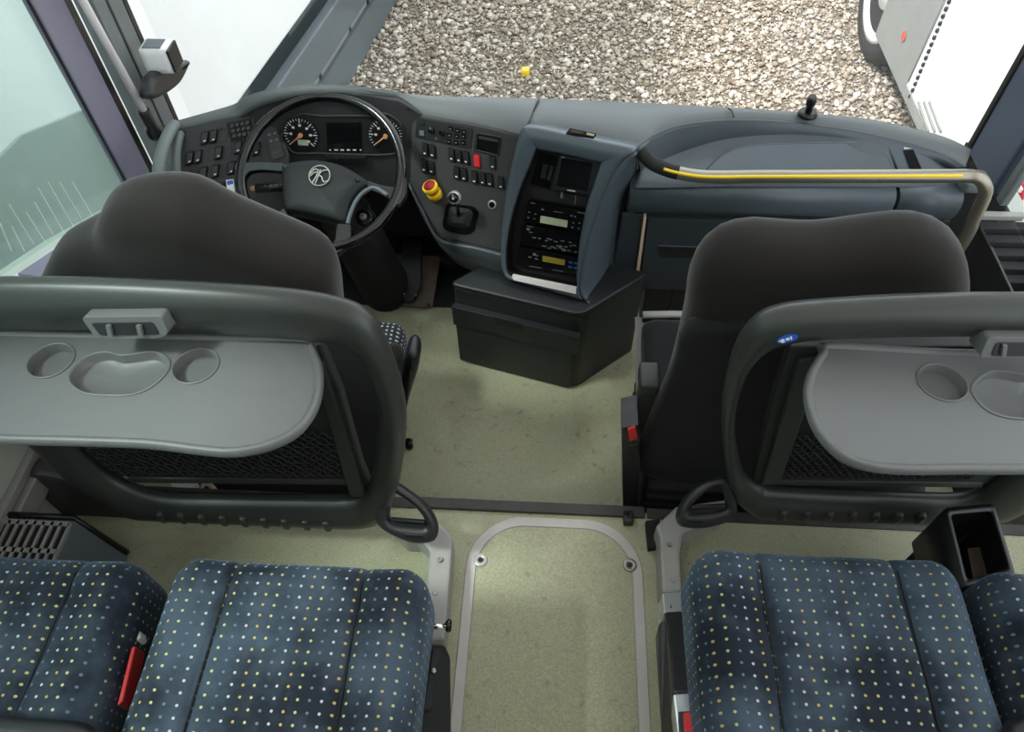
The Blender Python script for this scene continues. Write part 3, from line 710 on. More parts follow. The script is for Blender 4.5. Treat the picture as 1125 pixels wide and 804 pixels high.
b.tube([c + Z * .01, c.lerp(tip, .55), tip], [.009, .0085, .0105], 12); b.lathe(c.lerp(tip, .5), (tip - c) * .5, [(.010, 0), (.0125, .15), (.0125, .85), (.008, 1.02)], 16); lab(b.build('knob_stalk', 'black', t), 'short black knob stalk on round base')
b = MB().rbox((1.03, 1.60, .345), (1.10, 1.66, .385), .01, (4, 4, 4)); b.build('corner_bracket', 'pillar_grey', t)

# ------------------------------------------------------------ radio console
t = thing('radio_console', (.05, 1.55, FD), 'blue grey centre console housing radio and monitor, above the black box', 'console')
TL, TR, BL = at(575, 141, y=1.665), at(645, 332, y=1.42), at(553, 300, y=1.50)
PF = plane3(TL, TR, BL); nf = PF[1]
outer = [(574, 141), (580, 139), (600, 142), (640, 151), (680, 159), (696, 163), (697, 168), (684, 177), (671, 195), (660, 220), (650, 247), (643, 272), (637, 300), (636, 320), (640, 329), (634, 328), (600, 318), (566, 309), (556, 304), (551, 290), (551, 257), (555, 222), (561, 186), (568, 156)]
inner = [(589, 164), (593, 164), (605, 166), (630, 171), (650, 176), (660, 178), (660, 181), (656, 192), (652, 205), (647, 219), (643, 234), (639, 255), (636, 275), (634, 300), (634, 318), (630, 318), (600, 311), (570, 304), (562, 303), (557, 296), (557, 269), (562, 240), (572, 206), (581, 184)]
Oq, Iq = ats(outer, pl=PF), ats(inner, pl=PF)
O2 = resample(catmull(Oq, 4, True), 90, True)
def nearest_ring(Oq, Iq, n=4): return [catmull(Oq, n, True), catmull(Iq, n, True)]
Oc, Ic = nearest_ring(Oq, Iq)
rows = [lift(Oc, nf, -.14), lift(Oc, nf, -.03), lift(Oc, nf, 0)]
rows += [[p.lerp(q, .1) + nf * .006 for p, q in zip(Oc, Ic)], [p.lerp(q, .45) + nf * .009 for p, q in zip(Oc, Ic)], [p.lerp(q, .9) + nf * .007 for p, q in zip(Oc, Ic)], lift(Ic, nf, .003)]
b = MB().grid(rows, closeu=True); b.m = 1; b.grid([lift(Ic, nf, .003), [p.lerp(sum(Ic, V()) / len(Ic), .02) + nf * -.004 for p in Ic], lift(Ic, nf, -.055)], closeu=True); b.build('surround', ['console', 'black'], t)
b = MB().prism(lift([p.lerp(sum(Ic, V()) / len(Ic), -.03) for p in Ic], nf, -.051), nf, 0, .01); b.build('recess', 'black_matte', t)
# side cheek facing the cabin
e0 = ats([(697, 165), (684, 177), (671, 195), (660, 220), (650, 247), (643, 272), (637, 300), (636, 320), (646, 333)], pl=PF)
f0 = [at(700, 164, y=1.66), at(700, 185, y=1.66), at(697, 205, y=1.655), at(686, 229, y=1.645), at(681, 255, y=1.635), at(677, 280, y=1.62), at(675, 300, y=1.60), at(672, 318, y=1.56), at(647, 333, y=1.43)]
e1, f1 = resample(catmull(e0, 5), 30), resample(catmull(f0, 5), 30)
b = MB().grid([[p + nf * .0 for p in e1], [p.lerp(q, .12) + V((.006, -.012, 0)) for p, q in zip(e1, f1)], [p.lerp(q, .6) + V((.004, -.012, 0)) for p, q in zip(e1, f1)], f1]); b.build('cheek', 'console', t, solid=.006)
def on(pts, h): return lift(ats(pts, pl=PF), nf, h)
hR = -.05
b = MB().prism(roundpoly(on([(612, 173), (658, 181), (650, 218), (602, 211)], hR), .004), nf, .016, 0); b.m = 1; b.prism(roundpoly(on([(614, 176), (648, 182), (642, 213), (608, 207)], hR + .016), .003), nf, .001, 0)
b.m = 2; b.prism(on([(620, 211.3), (629, 212.8), (629, 213.8), (620, 212.3)], hR + .017), nf, .0006, 0); b.prism(on([(613, 174.6), (617, 175.3), (617, 176), (613, 175.3)], hR + .017), nf, .0006, 0)
b.build('monitor', ['black', 'screen', 'white_mark'], t)
b = MB().prism(on([(588, 172), (608, 175), (598, 211), (578, 206)], hR), nf, .006, 0); b.m = 1; b.prism(on([(592, 184), (597, 185), (594, 200), (589, 199)], hR + .006), nf, .004, 0); b.prism(on([(600, 186), (604, 187), (600, 202), (596, 201)], hR + .006), nf, .004, 0)
b.build('pocket', ['black_gloss', 'black'], t)
def unit(q, name, disp, dm, marks, blue=None):
    b = MB().prism(roundpoly(on(q, hR), .003), nf, .02, 0); b.m = 1
    for x, y, w, h in marks: b.prism(on(rect_px(x, y, w, h, .16, 0), hR + .02), nf, .0012, 0)
    if blue:
        b.m = 2
        for x, y in blue: b.prism(on(rect_px(x, y, 3.4, 1.5, .16, 0), hR + .02), nf, .0012, 0)
    o = b.build(name, ['black_gloss', 'coach_grey', 'blue'], t)
    if disp:
        b = MB().prism(on(disp, hR + .02), nf, .002, 0); b.build('display', dm, o)
unit([(577, 223), (645, 235), (640, 259), (572, 247)], 'radio', [(591, 240), (621, 245.5), (620, 253), (590, 247.5)], 'lcd',
     [(582, 226, 5, .8), (593, 233, 3, 1.4), (636, 237, 9, .8), (610, 236, 10, .6), (625, 240, 2, 1.4), (629, 241, 2, 1.4), (578, 236, 2, 1.2), (585, 238, 2, 1.2), (577, 242, 2, 1.2), (584, 243.5, 2, 1.2), (627, 248, 2, 1.2), (634, 248.5, 2, 1.2), (626, 253, 2, 1.2), (633, 254, 2, 1.2)])
random.seed(3)
mk = [(577, 255, 3.5, 2.4), (579, 252, 7, .7), (580, 258.5, 4, .7)] + [(583 + random.random() * 47, 0, 2.6 + random.random() * 2, 1.1) for _ in range(26)]
mk = [(x, (262 + (x - 580) * .16 + random.random() * 11) if y == 0 else y, w, h) for x, y, w, h in mk]
unit([(571, 249), (640, 261), (636, 284), (568, 272)], 'amplifier_panel', None, None, mk)
unit([(567, 274), (636, 287), (632, 306), (564, 294)], 'radio', [(593, 284.5), (618, 289), (617.5, 295), (593, 290.5)], 'lcd_amber', [(584, 283, 3.5, 2.6), (587, 284.5, 2, 1), (579, 286, 3.5, 1.2), (586, 288, 3.5, 1.2), (585, 297, 14, .6), (610, 301, 12, .6)], [(624, 292), (630, 293), (623.5, 297), (629.5, 298)])
b = MB().prism(on([(574, 210), (650, 222), (646, 233), (578, 221)], hR), nf, .004, 0); b.m = 1; b.prism(on([(612, 215), (614.5, 215.4), (614, 222), (611.5, 221.6)], hR + .004), nf, .006, 0); b.prism(on([(628, 219), (628.8, 219), (628, 229), (627, 229)], hR + .004), nf, .003, 0); b.prism(on([(642, 232), (644, 232), (643, 238), (641, 238)], hR + .004), nf, .02, 0); b.build('cable_slot', ['black_matte', 'coach_grey'], t)
b = MB().prism(on([(564, 301), (634, 315), (633.5, 321), (566, 306)], .010), nf, .004, .012); lab(b.build('lit_bottom', 'alu_white', t), 'pale strip painted as the lit bottom surface of the opening')  # light on the bottom of the opening, painted as a near-white strip
b = MB().prism(on([(626, 143), (655, 149), (652, 152.5), (622, 148)], -.0), Z, .006, 0); b.m = 1; b.prism(lift(on([(627, 144.5), (641, 147.5), (640, 149.5), (626, 147)], 0), Z, .006), Z, .001, 0); b.m = 2; b.prism(lift(on([(645, 148), (653, 150), (652, 152), (644, 150)], 0), Z, .006), Z, .001, 0); b.build('warning_slot', ['black', 'rust_plate', 'beige'], t)

# ------------------------------------------------------------ black box under the console
t = thing('storage_box', (-.05, 1.5, FD), 'black plastic storage box on the floor under the radio console', 'box')
FL, FR, BR = at(503, 394, z=FD), at(631, 427, z=FD), at(698, 383, z=FD)
BLc = FL + (BR - FR)
zt = .062
def ring(z, g=0): 
    c = (FL + FR + BR + BLc) / 4
    return [V((p.x + (p.x - c.x) * g, p.y + (p.y - c.y) * g, z)) for p in (FL, FR, BR, BLc)]
b = MB().prism([V((p.x, p.y, FD)) for p in roundpoly(ring(FD), .03)], (0, 0, 1), zt - FD, 0); b.build('body', 'fridge', t, bevel=.006)
fd = (FR - FL).normalized(); fn = V((fd.y, -fd.x, 0)); fw = (FR - FL).length
def fp(s, z, d=0): q = FL + fd * s; return V((q.x, q.y, z)) + fn * d
b = MB().prism(roundpoly([fp(.012, FD + .012), fp(fw - .012, FD + .012), fp(fw - .012, -.085), fp(.012, -.085)], .01), fn, .012, 0); b.build('door', 'fridge', t, bevel=.004)
b = MB().prism([fp(.01, -.08), fp(fw + .004, -.08), fp(fw + .004, .0), fp(.01, .0)], fn, .02, 0); b.m = 1; b.prism([fp(fw * .36, -.025, .02), fp(fw * .58, -.025, .02), fp(fw * .58, .002, .02), fp(fw * .36, .002, .02)], fn, .001, 0); b.build('lid_front', ['fridge', 'black_matte'], t, bevel=.006)
b = MB().prism([V((p.x, p.y, zt)) for p in roundpoly(ring(zt, .01), .03)], (0, 0, 1), .016, 0); b.m = 0; b.build('lid', 'fridge', t, bevel=.006)

# ------------------------------------------------------------ steering wheel and column
WC = V((-.646, 1.56, .403)); e = math.radians(62); wn = V((0, -math.cos(e), math.sin(e))); wu = X.copy(); wv = wn.cross(wu); PW = (WC, wn)
t = thing('steering_wheel', WC - wn * .06, 'black four spoke steering wheel with a letter emblem in a ring', 'steering wheel')
b = MB().tube([WC + wu * .214 * math.cos(k * math.pi / 36) + wv * .214 * math.sin(k * math.pi / 36) for k in range(72)], .0138, 14, closed=True); b.build('rim', 'black_gloss', t)
def wp(pts, h): return lift([at(240 + x / 3.83, 80 + y / 3.83, pl=PW) for x, y in pts], wn, h)
hub = catmull(wp([(272, 410), (300, 386), (360, 376), (430, 374), (520, 394), (600, 438), (632, 470), (590, 512), (555, 560), (532, 636), (480, 626), (400, 606), (330, 592), (285, 582), (274, 510)], 0), 4, True)
b = MB().prism(hub, wn, .006, .03, smooth=True); c = sum(hub, V()) / len(hub)
rows = [lift(hub, wn, .006)] + [[c + (p - c) * s + wn * h for p in hub] for s, h in ((.97, .014), (.9, .018), (.6, .021), (.02, .022))]; b.grid(rows, closeu=True)
hb = b.build('hub', 'hub_black', t)
for pts in ([(70, 384), (180, 380), (290, 385), (290, 420), (180, 412), (130, 420), (112, 450), (104, 500), (78, 480)], [(275, 570), (300, 596), (262, 640), (225, 672), (185, 640), (240, 610)], [(622, 455), (690, 478), (745, 488), (792, 440), (790, 520), (765, 560), (728, 560), (716, 525), (630, 492)], [(500, 632), (560, 636), (562, 690), (545, 735), (500, 772), (450, 745), (490, 710)]):
    b = MB().prism(roundpoly(wp(pts, -.006), .01), wn, .014, .008, smooth=True); b.build('spoke', 'black_gloss', t, bevel=.004)
b = MB().tube(catmull(wp([(545, 640), (556, 600), (580, 545), (615, 505), (660, 488), (715, 520)], .006), 5), .006, 10); lab(b.build('spoke_edge', 'dash_pod', t), 'grey curved edge')
b = MB().lathe(wp([(290, 405)], .006)[0], wn * .012, [(.009, 0), (.008, .8), (.004, 1)], 16); b.build('horn_button', 'black_gloss', t)
b = MB(); b.lathe(wp([(592, 464)], .01)[0], wn * .014, [(.007, 0), (.006, .8), (.003, 1)], 16); b.build('horn_button', 'black_gloss', t)
ec = wp([(438, 450)], .0275)[0]; er = .0275
b = MB().tube([ec + (wu * math.cos(k * math.pi / 18) + wv * math.sin(k * math.pi / 18)) * er for k in range(36)], .0014, 6, closed=True)
def em(pts): b.tube(catmull([ec + wu * (x * er) + wv * (y * er) for x, y in pts], 4), .0017, 5)
em([(-.9, .1), (-.55, .6), (-.15, .55)]); em([(-.15, .55), (-.3, -.1), (-.62, -.72)]); em([(.05, .6), (-.05, .1), (-.35, -.85)]); em([(.82, .55), (.3, .5), (-.1, .05), (.2, -.1), (.45, -.6), (.8, -.5)]); em([(-.9, -.1), (-.5, .3), (-.25, .3)])
lab(b.build('emblem', 'alu', hb), 'silver ring emblem with a slanted letter K')
t = thing('steering_column', (-.62, 1.7, FD), 'black steering column and ribbed boot below the wheel', 'steering column')
top = WC - wn * .03; bot = V((-.60, 1.75, FD + .02))
b = MB().tube([top - wn * .03, top.lerp(bot, .3)], [.06, .075], 20); b.build('shroud', 'black', t)
cb = [top.lerp(bot, .25 + .75 * k / 20) for k in range(21)]; b = MB().tube(cb, [.07 + .006 * (k % 2) + .012 * (k / 20) for k in range(21)], 24); b.build('boot', 'black_matte', t)
ip = at(399, 238, pl=(WC - wn * .07, wn)); b = MB().lathe(ip - wn * .05, wn * .05, [(.025, 0), (.025, .9), (.021, 1)], 24); b.m = 1; b.lathe(ip, wn * .004, [(.011, 0), (.009, 1)], 18); b.m = 2; b.obox(ip + wn * .006, wu * .005, wv * .0016, wn * .004); b.build('ignition_lock', ['black_gloss', 'steel', 'chrome'], t)
s0, s1 = at(325, 204, pl=(WC - wn * .05, wn)), at(281, 207, pl=(WC - wn * .04, wn))
b = MB().tube([s0, s1], [.015, .012], 14); b.m = 1; b.lathe(s1, (s1 - s0).normalized() * .014, [(.008, 0), (.0085, .5), (.005, 1)], 14); b.m = 2
for k in range(4): b.obox(s0.lerp(s1, .3 + k * .14) + wn * .013, wu * .003, wv * .0015, wn * .0015)
lab(b.build('stalk', ['black', 'orange_tip', 'coach_grey'], t), 'indicator stalk with orange tip')

# pedal
t = thing('accelerator_pedal', at(455, 335, z=FD), 'long black accelerator pedal on a rusty brown floor plate', 'pedal')
PP_ = plane3(at(440, 336, z=FD + .012), at(470, 338, z=FD + .012), at(455, 262, y=1.93))
b = MB().prism(roundpoly(ats([(434, 280), (484, 282), (475, 338), (435, 336)], pl=PP_), .01), PP_[1], .004, .004); b.m = 1
for x, y in ((438, 333), (471, 335)): b.lathe(at(x, y, pl=PP_) + PP_[1] * .004, PP_[1] * .004, [(.008, 0), (.006, 1)], 10)
b.build('base_plate', ['rust_plate', 'black'], t)
b = MB().prism(roundpoly(lift(ats([(446, 252), (466, 255), (464, 318), (456, 335), (446, 335), (441, 318)], pl=PP_), PP_[1], .03), .012), PP_[1], .012, .012); b.m = 1
for x, y in ((444, 323), (457, 324), (462, 261), (462, 266), (461.5, 274), (461, 281)): b.lathe(at(x, y, pl=(PP_[0] + PP_[1] * .042, PP_[1])), PP_[1] * .003, [(.0035 if y > 300 else .0016, 0), (.0025 if y > 300 else .001, 1)], 10)
b.m = 0; b.box(tuple(PP_[0] + V((-.0, .05, 0))), tuple(PP_[0] + V((.03, .07, .05)))) if False else None
b.tube([at(452, 300, pl=PP_), at(452, 300, pl=PP_) + PP_[1] * .02], .012, 10); b.build('pedal_pad', ['black', 'alu_bright'], t, bevel=.002)

# handrail
t = thing('handrail', (.62, 1.55, FD), 'steel handrail with yellow strip in front of the glove drawer', 'handrail')
hp = [at(713, 176, y=1.585), at(722, 182, y=1.57), at(742, 189, y=1.55), at(775, 194, y=1.54)] + [at(x, 194 - (x - 800) * .003, y=1.54) for x in (830, 900, 980, 1040, 1062)] + [at(1074, 195, y=1.535), at(1081, 202, y=1.53), at(1082, 214, y=1.53), at(1070, 240, y=1.53), at(1054, 272, y=1.53)]
endp = V((hp[-1].x + .0, 1.53, FD)); hp.append(endp)
path = catmull(hp, 8); b = MB().tube(path, .0165, 16); b.build('tube', 'pole', t)
sl_ = path[:18]; b = MB().tube([path[0] + V((-.02, .02, .01))] + sl_, .0178, 16); lab(b.build('sleeve', 'black_matte', t), 'black rubber sleeve')
yl = path[12:62]
off = (V(CAM) - path[40]).normalized(); up = off * .0148
b = MB().tube([p + up for p in yl], .0046, 8); lab(b.build('grip_strip', 'yellow', t), 'yellow inlay strip')
b = MB().lathe(endp, Z * .012, [(.04, 0), (.04, .5), (.02, 1)], 20); b.build('foot_flange', 'pole', t)

# ============================================================ DRIVER SEAT
def slab_plane(y0, z0, y1, z1): 
    d = V((0, y1 - y0, z1 - z0)); nn = V((0, -d.z, d.y)).normalized()
    if nn.y > 0: nn = -nn
    return (V((0, y0, z0)), nn)
t = thing('driver_seat', (-.72, 1.15, FD), 'dark grey fabric driver seat with one raised shoulder, behind the steering wheel', 'seat')
PS = slab_plane(.95, .86, 1.08, .0)
out = ats([(47, 312), (52, 290), (64, 270), (88, 256), (106, 246), (113, 228), (128, 215), (155, 209), (192, 209), (220, 216), (255, 234), (300, 253), (340, 270), (362, 284), (372, 304), (376, 335), (379, 370), (378, 400), (365, 425), (180, 425), (115, 400), (72, 350)], pl=PS)
b = MB().pillow(out, PS[1], .15, .06, 6, 90, bulge=.012); b.build('backrest', 'velvet', t)
b = MB().pillow(ats([(170, 330), (330, 330), (385, 340), (412, 385), (424, 440), (424, 510), (400, 540), (235, 540), (180, 470)], y=.93), (0, -1, 0), .04, .018, 4, 60); lab(b.build('back_shell', 'velvet_black', t), 'black cloth lower back cover')
b = MB().rbox((-.95, 1.06, -.03), (-.425, 1.325, .105), .045, (20, 14, 8), uv=True); b.build('seat_cushion', 'driver_cloth', t)
b = MB().rbox((-.475, 1.02, -.02), (-.415, 1.235, .115), .028, (6, 10, 6)); b.build('side_bolster', 'velvet', t)
A0, A1 = at(448, 400, y=1.10), at(452, 382, y=1.26)
A0 = V((-.385, 1.05, .10)); A1 = V((-.385, 1.25, .125))
b = MB().pillow([at(x, y, y=1.16) for x, y in ((447, 382), (455, 377), (461, 382), (461, 395), (452, 425), (446, 446), (441, 440), (443, 410))], (0, -1, 0), .08, .02, 4, 40); b.build('armrest', 'fridge', t)
b = MB().rbox((-.93, 1.03, FD), (-.50, 1.28, -.02), .03, (6, 6, 6)); b.m = 1
for k in range(5): b.rbox((-.95, 1.0, FD + .02 + k * .045), (-.48, 1.30, FD + .06 + k * .045), .018, (4, 4, 4))
b.build('suspension_base', ['black_matte', 'black'], t)
b = MB()
for x, y, r in ((408, 470, .035), (404, 440, .02), (412, 492, .022)): c = at(x, y, y=.99); b.lathe(c, V((0, -.03, 0)), [(r, 0), (r, .7), (r * .8, 1), (r * .3, 1)], 18)
b.tube([at(395, 430, y=.99), at(410, 455, y=.97), at(412, 500, y=.97)], .006, 8); b.build('adjuster', 'black', t)
p = at(450, 491, z=FD); t2 = MB().lathe(p, V((0, 0, .035)), [(.012, 0), (.012, .3), (.007, .4), (.007, .6), (.012, .7), (.013, .9), (.008, 1)], 16)
tag(t2.build('door_stop', 'black_gloss'), 'small black knob standing on the green floor beside the driver seat', 'knob')

# ============================================================ GUIDE SEAT
t = thing('guide_seat', (.46, 1.1, FD), 'dark folding guide seat with grey armrest, behind the handrail', 'seat')
PG = slab_plane(.985, .8, 1.02, .0)
out = ats([(752, 340), (756, 310), (764, 287), (784, 266), (820, 254), (860, 255), (900, 257), (950, 251), (995, 246), (1028, 249), (1052, 264), (1062, 290), (1060, 335), (1044, 420), (1015, 510), (990, 535), (760, 530), (714, 508), (720, 460), (738, 400)], pl=PG)
b = MB().pillow(out, PG[1], .14, .06, 6, 90, bulge=.012); b.build('backrest', 'velvet', t)
out = ats([(737, 402), (752, 360), (800, 350), (1000, 350), (1030, 420), (1000, 530), (790, 530), (702, 512), (705, 480)], y=.93)
b = MB().pillow(out, (0, -1, 0), .05, .02, 4, 70); lab(b.build('back_shell', 'velvet_black', t), 'black cloth lower back cover')
b = MB().rbox((.215, 1.03, .02), (.68, 1.33, .14), .035, (12, 12, 6)); b.build('seat_cushion', 'velvet_black', t)
b = MB().tube([V((.22, 1.335, .13)), V((.3, 1.345, .125)), V((.5, 1.345, .125))], .012, 8, flat=.6); b.prism([V((.20, 1.12, .06)), V((.215, 1.12, .06)), V((.215, 1.335, .12)), V((.20, 1.335, .12))], (1, 0, 0), .004, 0); b.build('cushion_edge', 'alu_paint', t)
b = MB().rbox((.245, .905, FD), (.72, 1.30, .0), .02, (6, 6, 6)); b.m = 0
for k in range(6): b.rbox((.225, .885, FD + .005 + k * .046), (.74, 1.32, FD + .045 + k * .046), .016, (4, 4, 4))
b.build('bellows_base', 'black_matte', t)
a0, a1, a2 = at(713, 421, y=.96), at(706, 446, y=.95), at(699, 468, y=.95)
b = MB().rbox((a0.x - .022, a0.y - .025, a0.z - .02), (a0.x + .022, a0.y + .045, a0.z + .022), .006, (4, 4, 4)); b.obox((a0 + a2) / 2 - V((0, 0, .005)), V((.018, 0, 0)), V((0, .018, 0)), ((a0 - a2) / 2)); b.build('armrest', 'guard_inner', t, bevel=.003)
b = MB(); sp = [(683, 462), (701, 458), (703, 500), (700, 556), (690, 560), (684, 548)]
b.prism(ats(sp, y=.90), (0, -1, 0), .02, .06); b.m = 1; b.prism(lift(ats([(689, 461), (697, 458), (700, 470), (691, 473)], y=.90), V((0, -1, 0)), .02), (0, -1, 0), .008, 0); b.m = 2; b.prism(lift(ats([(690, 480), (701, 478), (702, 492), (693, 494)], y=.90), V((0, -1, 0)), .02), (0, -1, 0), .003, 0)
lab(b.build('buckle_box', ['dark_plastic', 'red', 'black_gloss'], t, bevel=.005), 'dark plastic belt box with red button')

# ============================================================ GUARDS WITH TRAYS
def ringframe(t, outer, inner, pl, h, name, m, teeth=None):
    O, I = catmull(ats(outer, pl=pl), 5, True), catmull(ats(inner, pl=pl), 5, True)
    n = pl[1]; rows = []
    for f, hh in ((.5, -.03), (.1, -.026), (0, -.008), (.06, .008), (.22, h * .8), (.42, h), (.62, h * .85), (.82, h * .5), (.96, .0), (1, -.014), (.92, -.026)):
        rows.append([p.lerp(q, f) + n * hh for p, q in zip(O, I)])
    b = MB().grid(rows, closeu=True, closev=True)
    if teeth:
        for x, y in teeth:
            p = at(x, y, pl=(pl[0] + n * .014, n)); b.rbox(tuple(p - V((.009, .014, .022))), tuple(p + V((.009, .016, .018))), .007, (4, 4, 4))
    return b.build(name, m, t)
def tray(t, out, z, tilt, cups, bowl, rimw=.014):
    """flat fold-down table with sunk cup rings and a sunk bowl"""
    n = V((0, -tilt, 1)).normalized(); pl = (out[1], n)
    O = [at(x, y, pl=pl) for x, y in out[0]]
    O = catmull(O, 5, True); c = sum(O, V()) / len(O)
    def inset(o):
        k = len(O); r = []
        for i in range(k):
            tt = (O[(i + 1) % k] - O[i - 1]).normalized(); q = tt.cross(n)
            if q.dot(c - O[i]) < 0: q = -q
            r.append(O[i] + q * o)
        return r
    # top with holes: triangle fill from curves of outline and recess rims
    import bmesh
    bm = bmesh.new(); loops = []
    holes = []
    for (cx, cy, r) in cups:
        p = at(cx, cy, pl=pl); u = X - n * X.dot(n); u.normalize(); v = n.cross(u)
        holes.append(([p + u * r * math.cos(a) + v * r * math.sin(a) for a in [k * math.pi / 16 for k in range(32)]], .032))
    holes.append((resample(catmull([at(x, y, pl=pl) for x, y in bowl], 6, True), 48, True), .018))
    def edge_loop(pts):
        vs = [bm.verts.new(p) for p in pts]
        return [bm.edges.new((vs[i], vs[(i + 1) % len(vs)])) for i in range(len(vs))]
    E = edge_loop(inset(.012))
    for hpts, d in holes: E += edge_loop(hpts)
    bmesh.ops.triangle_fill(bm, use_beauty=True, edges=E, normal=n)
    vs = [v.co.copy() for v in bm.verts]; bm.verts.index_update(); fs = [[v.index for v in f.verts] for f in bm.faces]; bm.free()
    nO = len(O); grp = [0] * nO + [1 + k for k, (hp_, d_) in enumerate(holes) for _ in hp_]
    fs = [f for f in fs if not (grp[f[0]] and all(grp[i] == grp[f[0]] for i in f))]
    b = MB(); b.add(vs, fs, False)
    i0, i1 = inset(.012), inset(.008)
    rows = [i0, [p + n * .004 for p in i1], [p + n * .006 for p in inset(.004)], [p + n * .003 for p in inset(.0)], [p - n * .008 for p in inset(-.002)], [p - n * .016 for p in inset(.003)], [p - n * .019 for p in inset(.012)]]
    b.grid(rows, closeu=True); b.add(rows[-1], [list(range(len(O)))], False)
    tr = b.build('tray', 'tray', t, merge=False)
    for k, (hpts, d) in enumerate(holes):
        hc = sum(hpts, V()) / len(hpts); b = MB()
        R = [[p + n * .0015 for p in [hc + (q - hc) * 1.05 for q in hpts]], [p + n * .003 for p in hpts], [hc + (q - hc) * .97 for q in hpts], [hc + (q - hc) * .94 - n * (d * .9) for q in hpts]]
        b.grid(R, closeu=True); b.m = 1; R2 = [R[-1], [hc + (q - hc) * .9 - n * d for q in hpts], [hc + (q - hc) * .02 - n * d for q in hpts]]; b.grid(R2, closeu=True)
        b.build('cup_recess' if k < len(cups) else 'bowl_recess', ['tray', 'cup' if k < len(cups) else 'tray'], tr)
    return tr, n
def net_panel(t, pl, quad, nx, nz):
    """elastic luggage net"""
    q = ats(quad, pl=pl); n = pl[1]; b = MB()
    def pt(u, v): return (q[0].lerp(q[1], u)).lerp(q[3].lerp(q[2], u), v) + n * .004
    for i in range(-nz, nx + 1):
        for sgn in (1, -1):
            seg = []
            for k in range(nz * 2 + 1):
                v = k / (nz * 2); u = (i + (v if sgn > 0 else 1 - v) * nz) / nx
                if 0 <= u <= 1: seg.append(pt(u, v) + n * (.003 * math.sin(k * math.pi + i)))
            if len(seg) > 1: b.tube(seg, .0018, 4, cap=False)
    return b.build('luggage_net', 'net', t, merge=False)

# ---- left guard
t = thing('seat_guard', (-.73, .75, 0), 'dark grey guard with open folding tray behind the driver seat', 'guard', 'front row guards with trays')
PGL = slab_plane(.78, .80, .69, .04); 
outer = [(-140, 330), (-110, 312), (0, 308), (150, 311), (300, 321), (370, 332), (402, 347), (422, 375), (438, 415), (446, 452), (444, 495), (437, 535), (425, 565), (402, 579), (330, 577), (250, 573), (165, 569), (136, 565), (102, 544), (65, 517), (34, 488), (-20, 440), (-100, 400)]
inner = [(-90, 372), (-80, 366), (0, 366), (150, 366), (300, 373), (345, 378), (378, 382), (396, 395), (408, 425), (414, 460), (412, 495), (408, 522), (400, 543), (384, 551), (330, 551), (250, 550), (195, 549), (160, 544), (128, 532), (100, 511), (70, 482), (0, 430), (-75, 395)]
ringframe(t, outer, inner, PGL, .024, 'frame', 'guard', [(178 + 22.7 * k, 565 + k * 1.2) for k in range(9)])
PIL = (PGL[0] + V((0, .02, 0)), PGL[1])
b = MB().prism(ats([(60, 372), (352, 376), (375, 430), (398, 512), (410, 540), (394, 540), (382, 526), (345, 525), (250, 524), (150, 522), (110, 500)], pl=PIL), PIL[1], .006, .02); b.m = 1
b.prism(ats([(70, 455), (330, 455), (366, 478), (378, 524), (250, 523), (130, 521), (95, 490)], pl=PIL), PIL[1], .007, 0); b.build('inner_panel', ['guard_inner', 'black_matte'], t, bevel=.003)
net_panel(t, (PIL[0] + PIL[1] * .01, PIL[1]), [(75, 470), (366, 474), (376, 522), (130, 520)], 26, 7)
b = MB().prism(ats([(345, 392), (357, 392), (404, 540), (386, 540)], pl=PIL), PIL[1], .016, 0); b.prism(ats([(140, 521), (388, 524), (390, 529), (146, 527)], pl=PIL), PIL[1], .01, 0); b.build('stay', 'guard', t, bevel=.004)
hp0 = at(142, 372, pl=PGL) + PGL[1] * .03
trout = [(338, 370), (345, 380), (353, 405), (350, 440), (332, 470), (300, 489), (258, 498), (220, 496), (160, 489), (80, 486), (0, 484), (-40, 480), (-75, 455), (-82, 420), (-72, 385), (-65, 362), (0, 363), (140, 366), (240, 368)]
tray(t, (trout, hp0), 0, -.04, [(56, 396, .037), (215, 402, .037)], [(76, 418), (82, 403), (97, 391), (118, 387), (132, 391), (150, 389), (170, 387), (183, 394), (184, 405), (172, 420), (150, 432), (120, 434), (92, 431)])
lt = [(92, 345), (180, 343), (190, 359), (186, 366), (106, 367)]
PLt = (hp0 + V((0, -.022, .0)), V((0, -.95, .3)).normalized())
b = MB().prism(roundpoly(ats([(93, 344), (181, 343), (189, 362), (180, 367), (108, 366)], pl=PLt), .008), PLt[1], .012, .03); b.m = 1; b.prism(lift(roundpoly(ats([(104, 350), (172, 349), (180, 363), (115, 364)], pl=PLt), .006), PLt[1], .012), PLt[1], .0015, 0); b.m = 0
for x in (122, 155): b.prism(lift(ats([(x, 351), (x + 5, 351), (x + 8, 363), (x + 3, 363)], pl=PLt), PLt[1], .013), PLt[1], .006, 0)
b.build('tray_latch', ['tray', 'dark_plastic'], t, bevel=.003)
# ---- right guard
t = thing('seat_guard', (.73, .79, 0), 'dark grey guard with open tray and blue sticker behind the guide seat', 'guard', 'front row guards with trays')
PGR = slab_plane(.80, .82, .765, .08)
outer = [(1230, 345), (1200, 332), (1125, 329), (1000, 331), (900, 337), (855, 343), (830, 355), (811, 380), (798, 422), (793, 462), (797, 510), (804, 543), (822, 561), (850, 569), (1000, 574), (1080, 575), (1130, 560), (1190, 500), (1225, 430), (1238, 385)]
inner = [(1195, 378), (1185, 372), (1125, 371), (1000, 371), (905, 374), (862, 380), (838, 392), (822, 412), (812, 440), (808, 470), (812, 505), (820, 525), (836, 537), (858, 542), (1000, 549), (1060, 549), (1090, 535), (1140, 490), (1180, 430), (1197, 400)]
ringframe(t, outer, inner, PGR, .024, 'frame', 'guard', [(859 + 25.2 * k, 563 + k * .6) for k in range(8)])
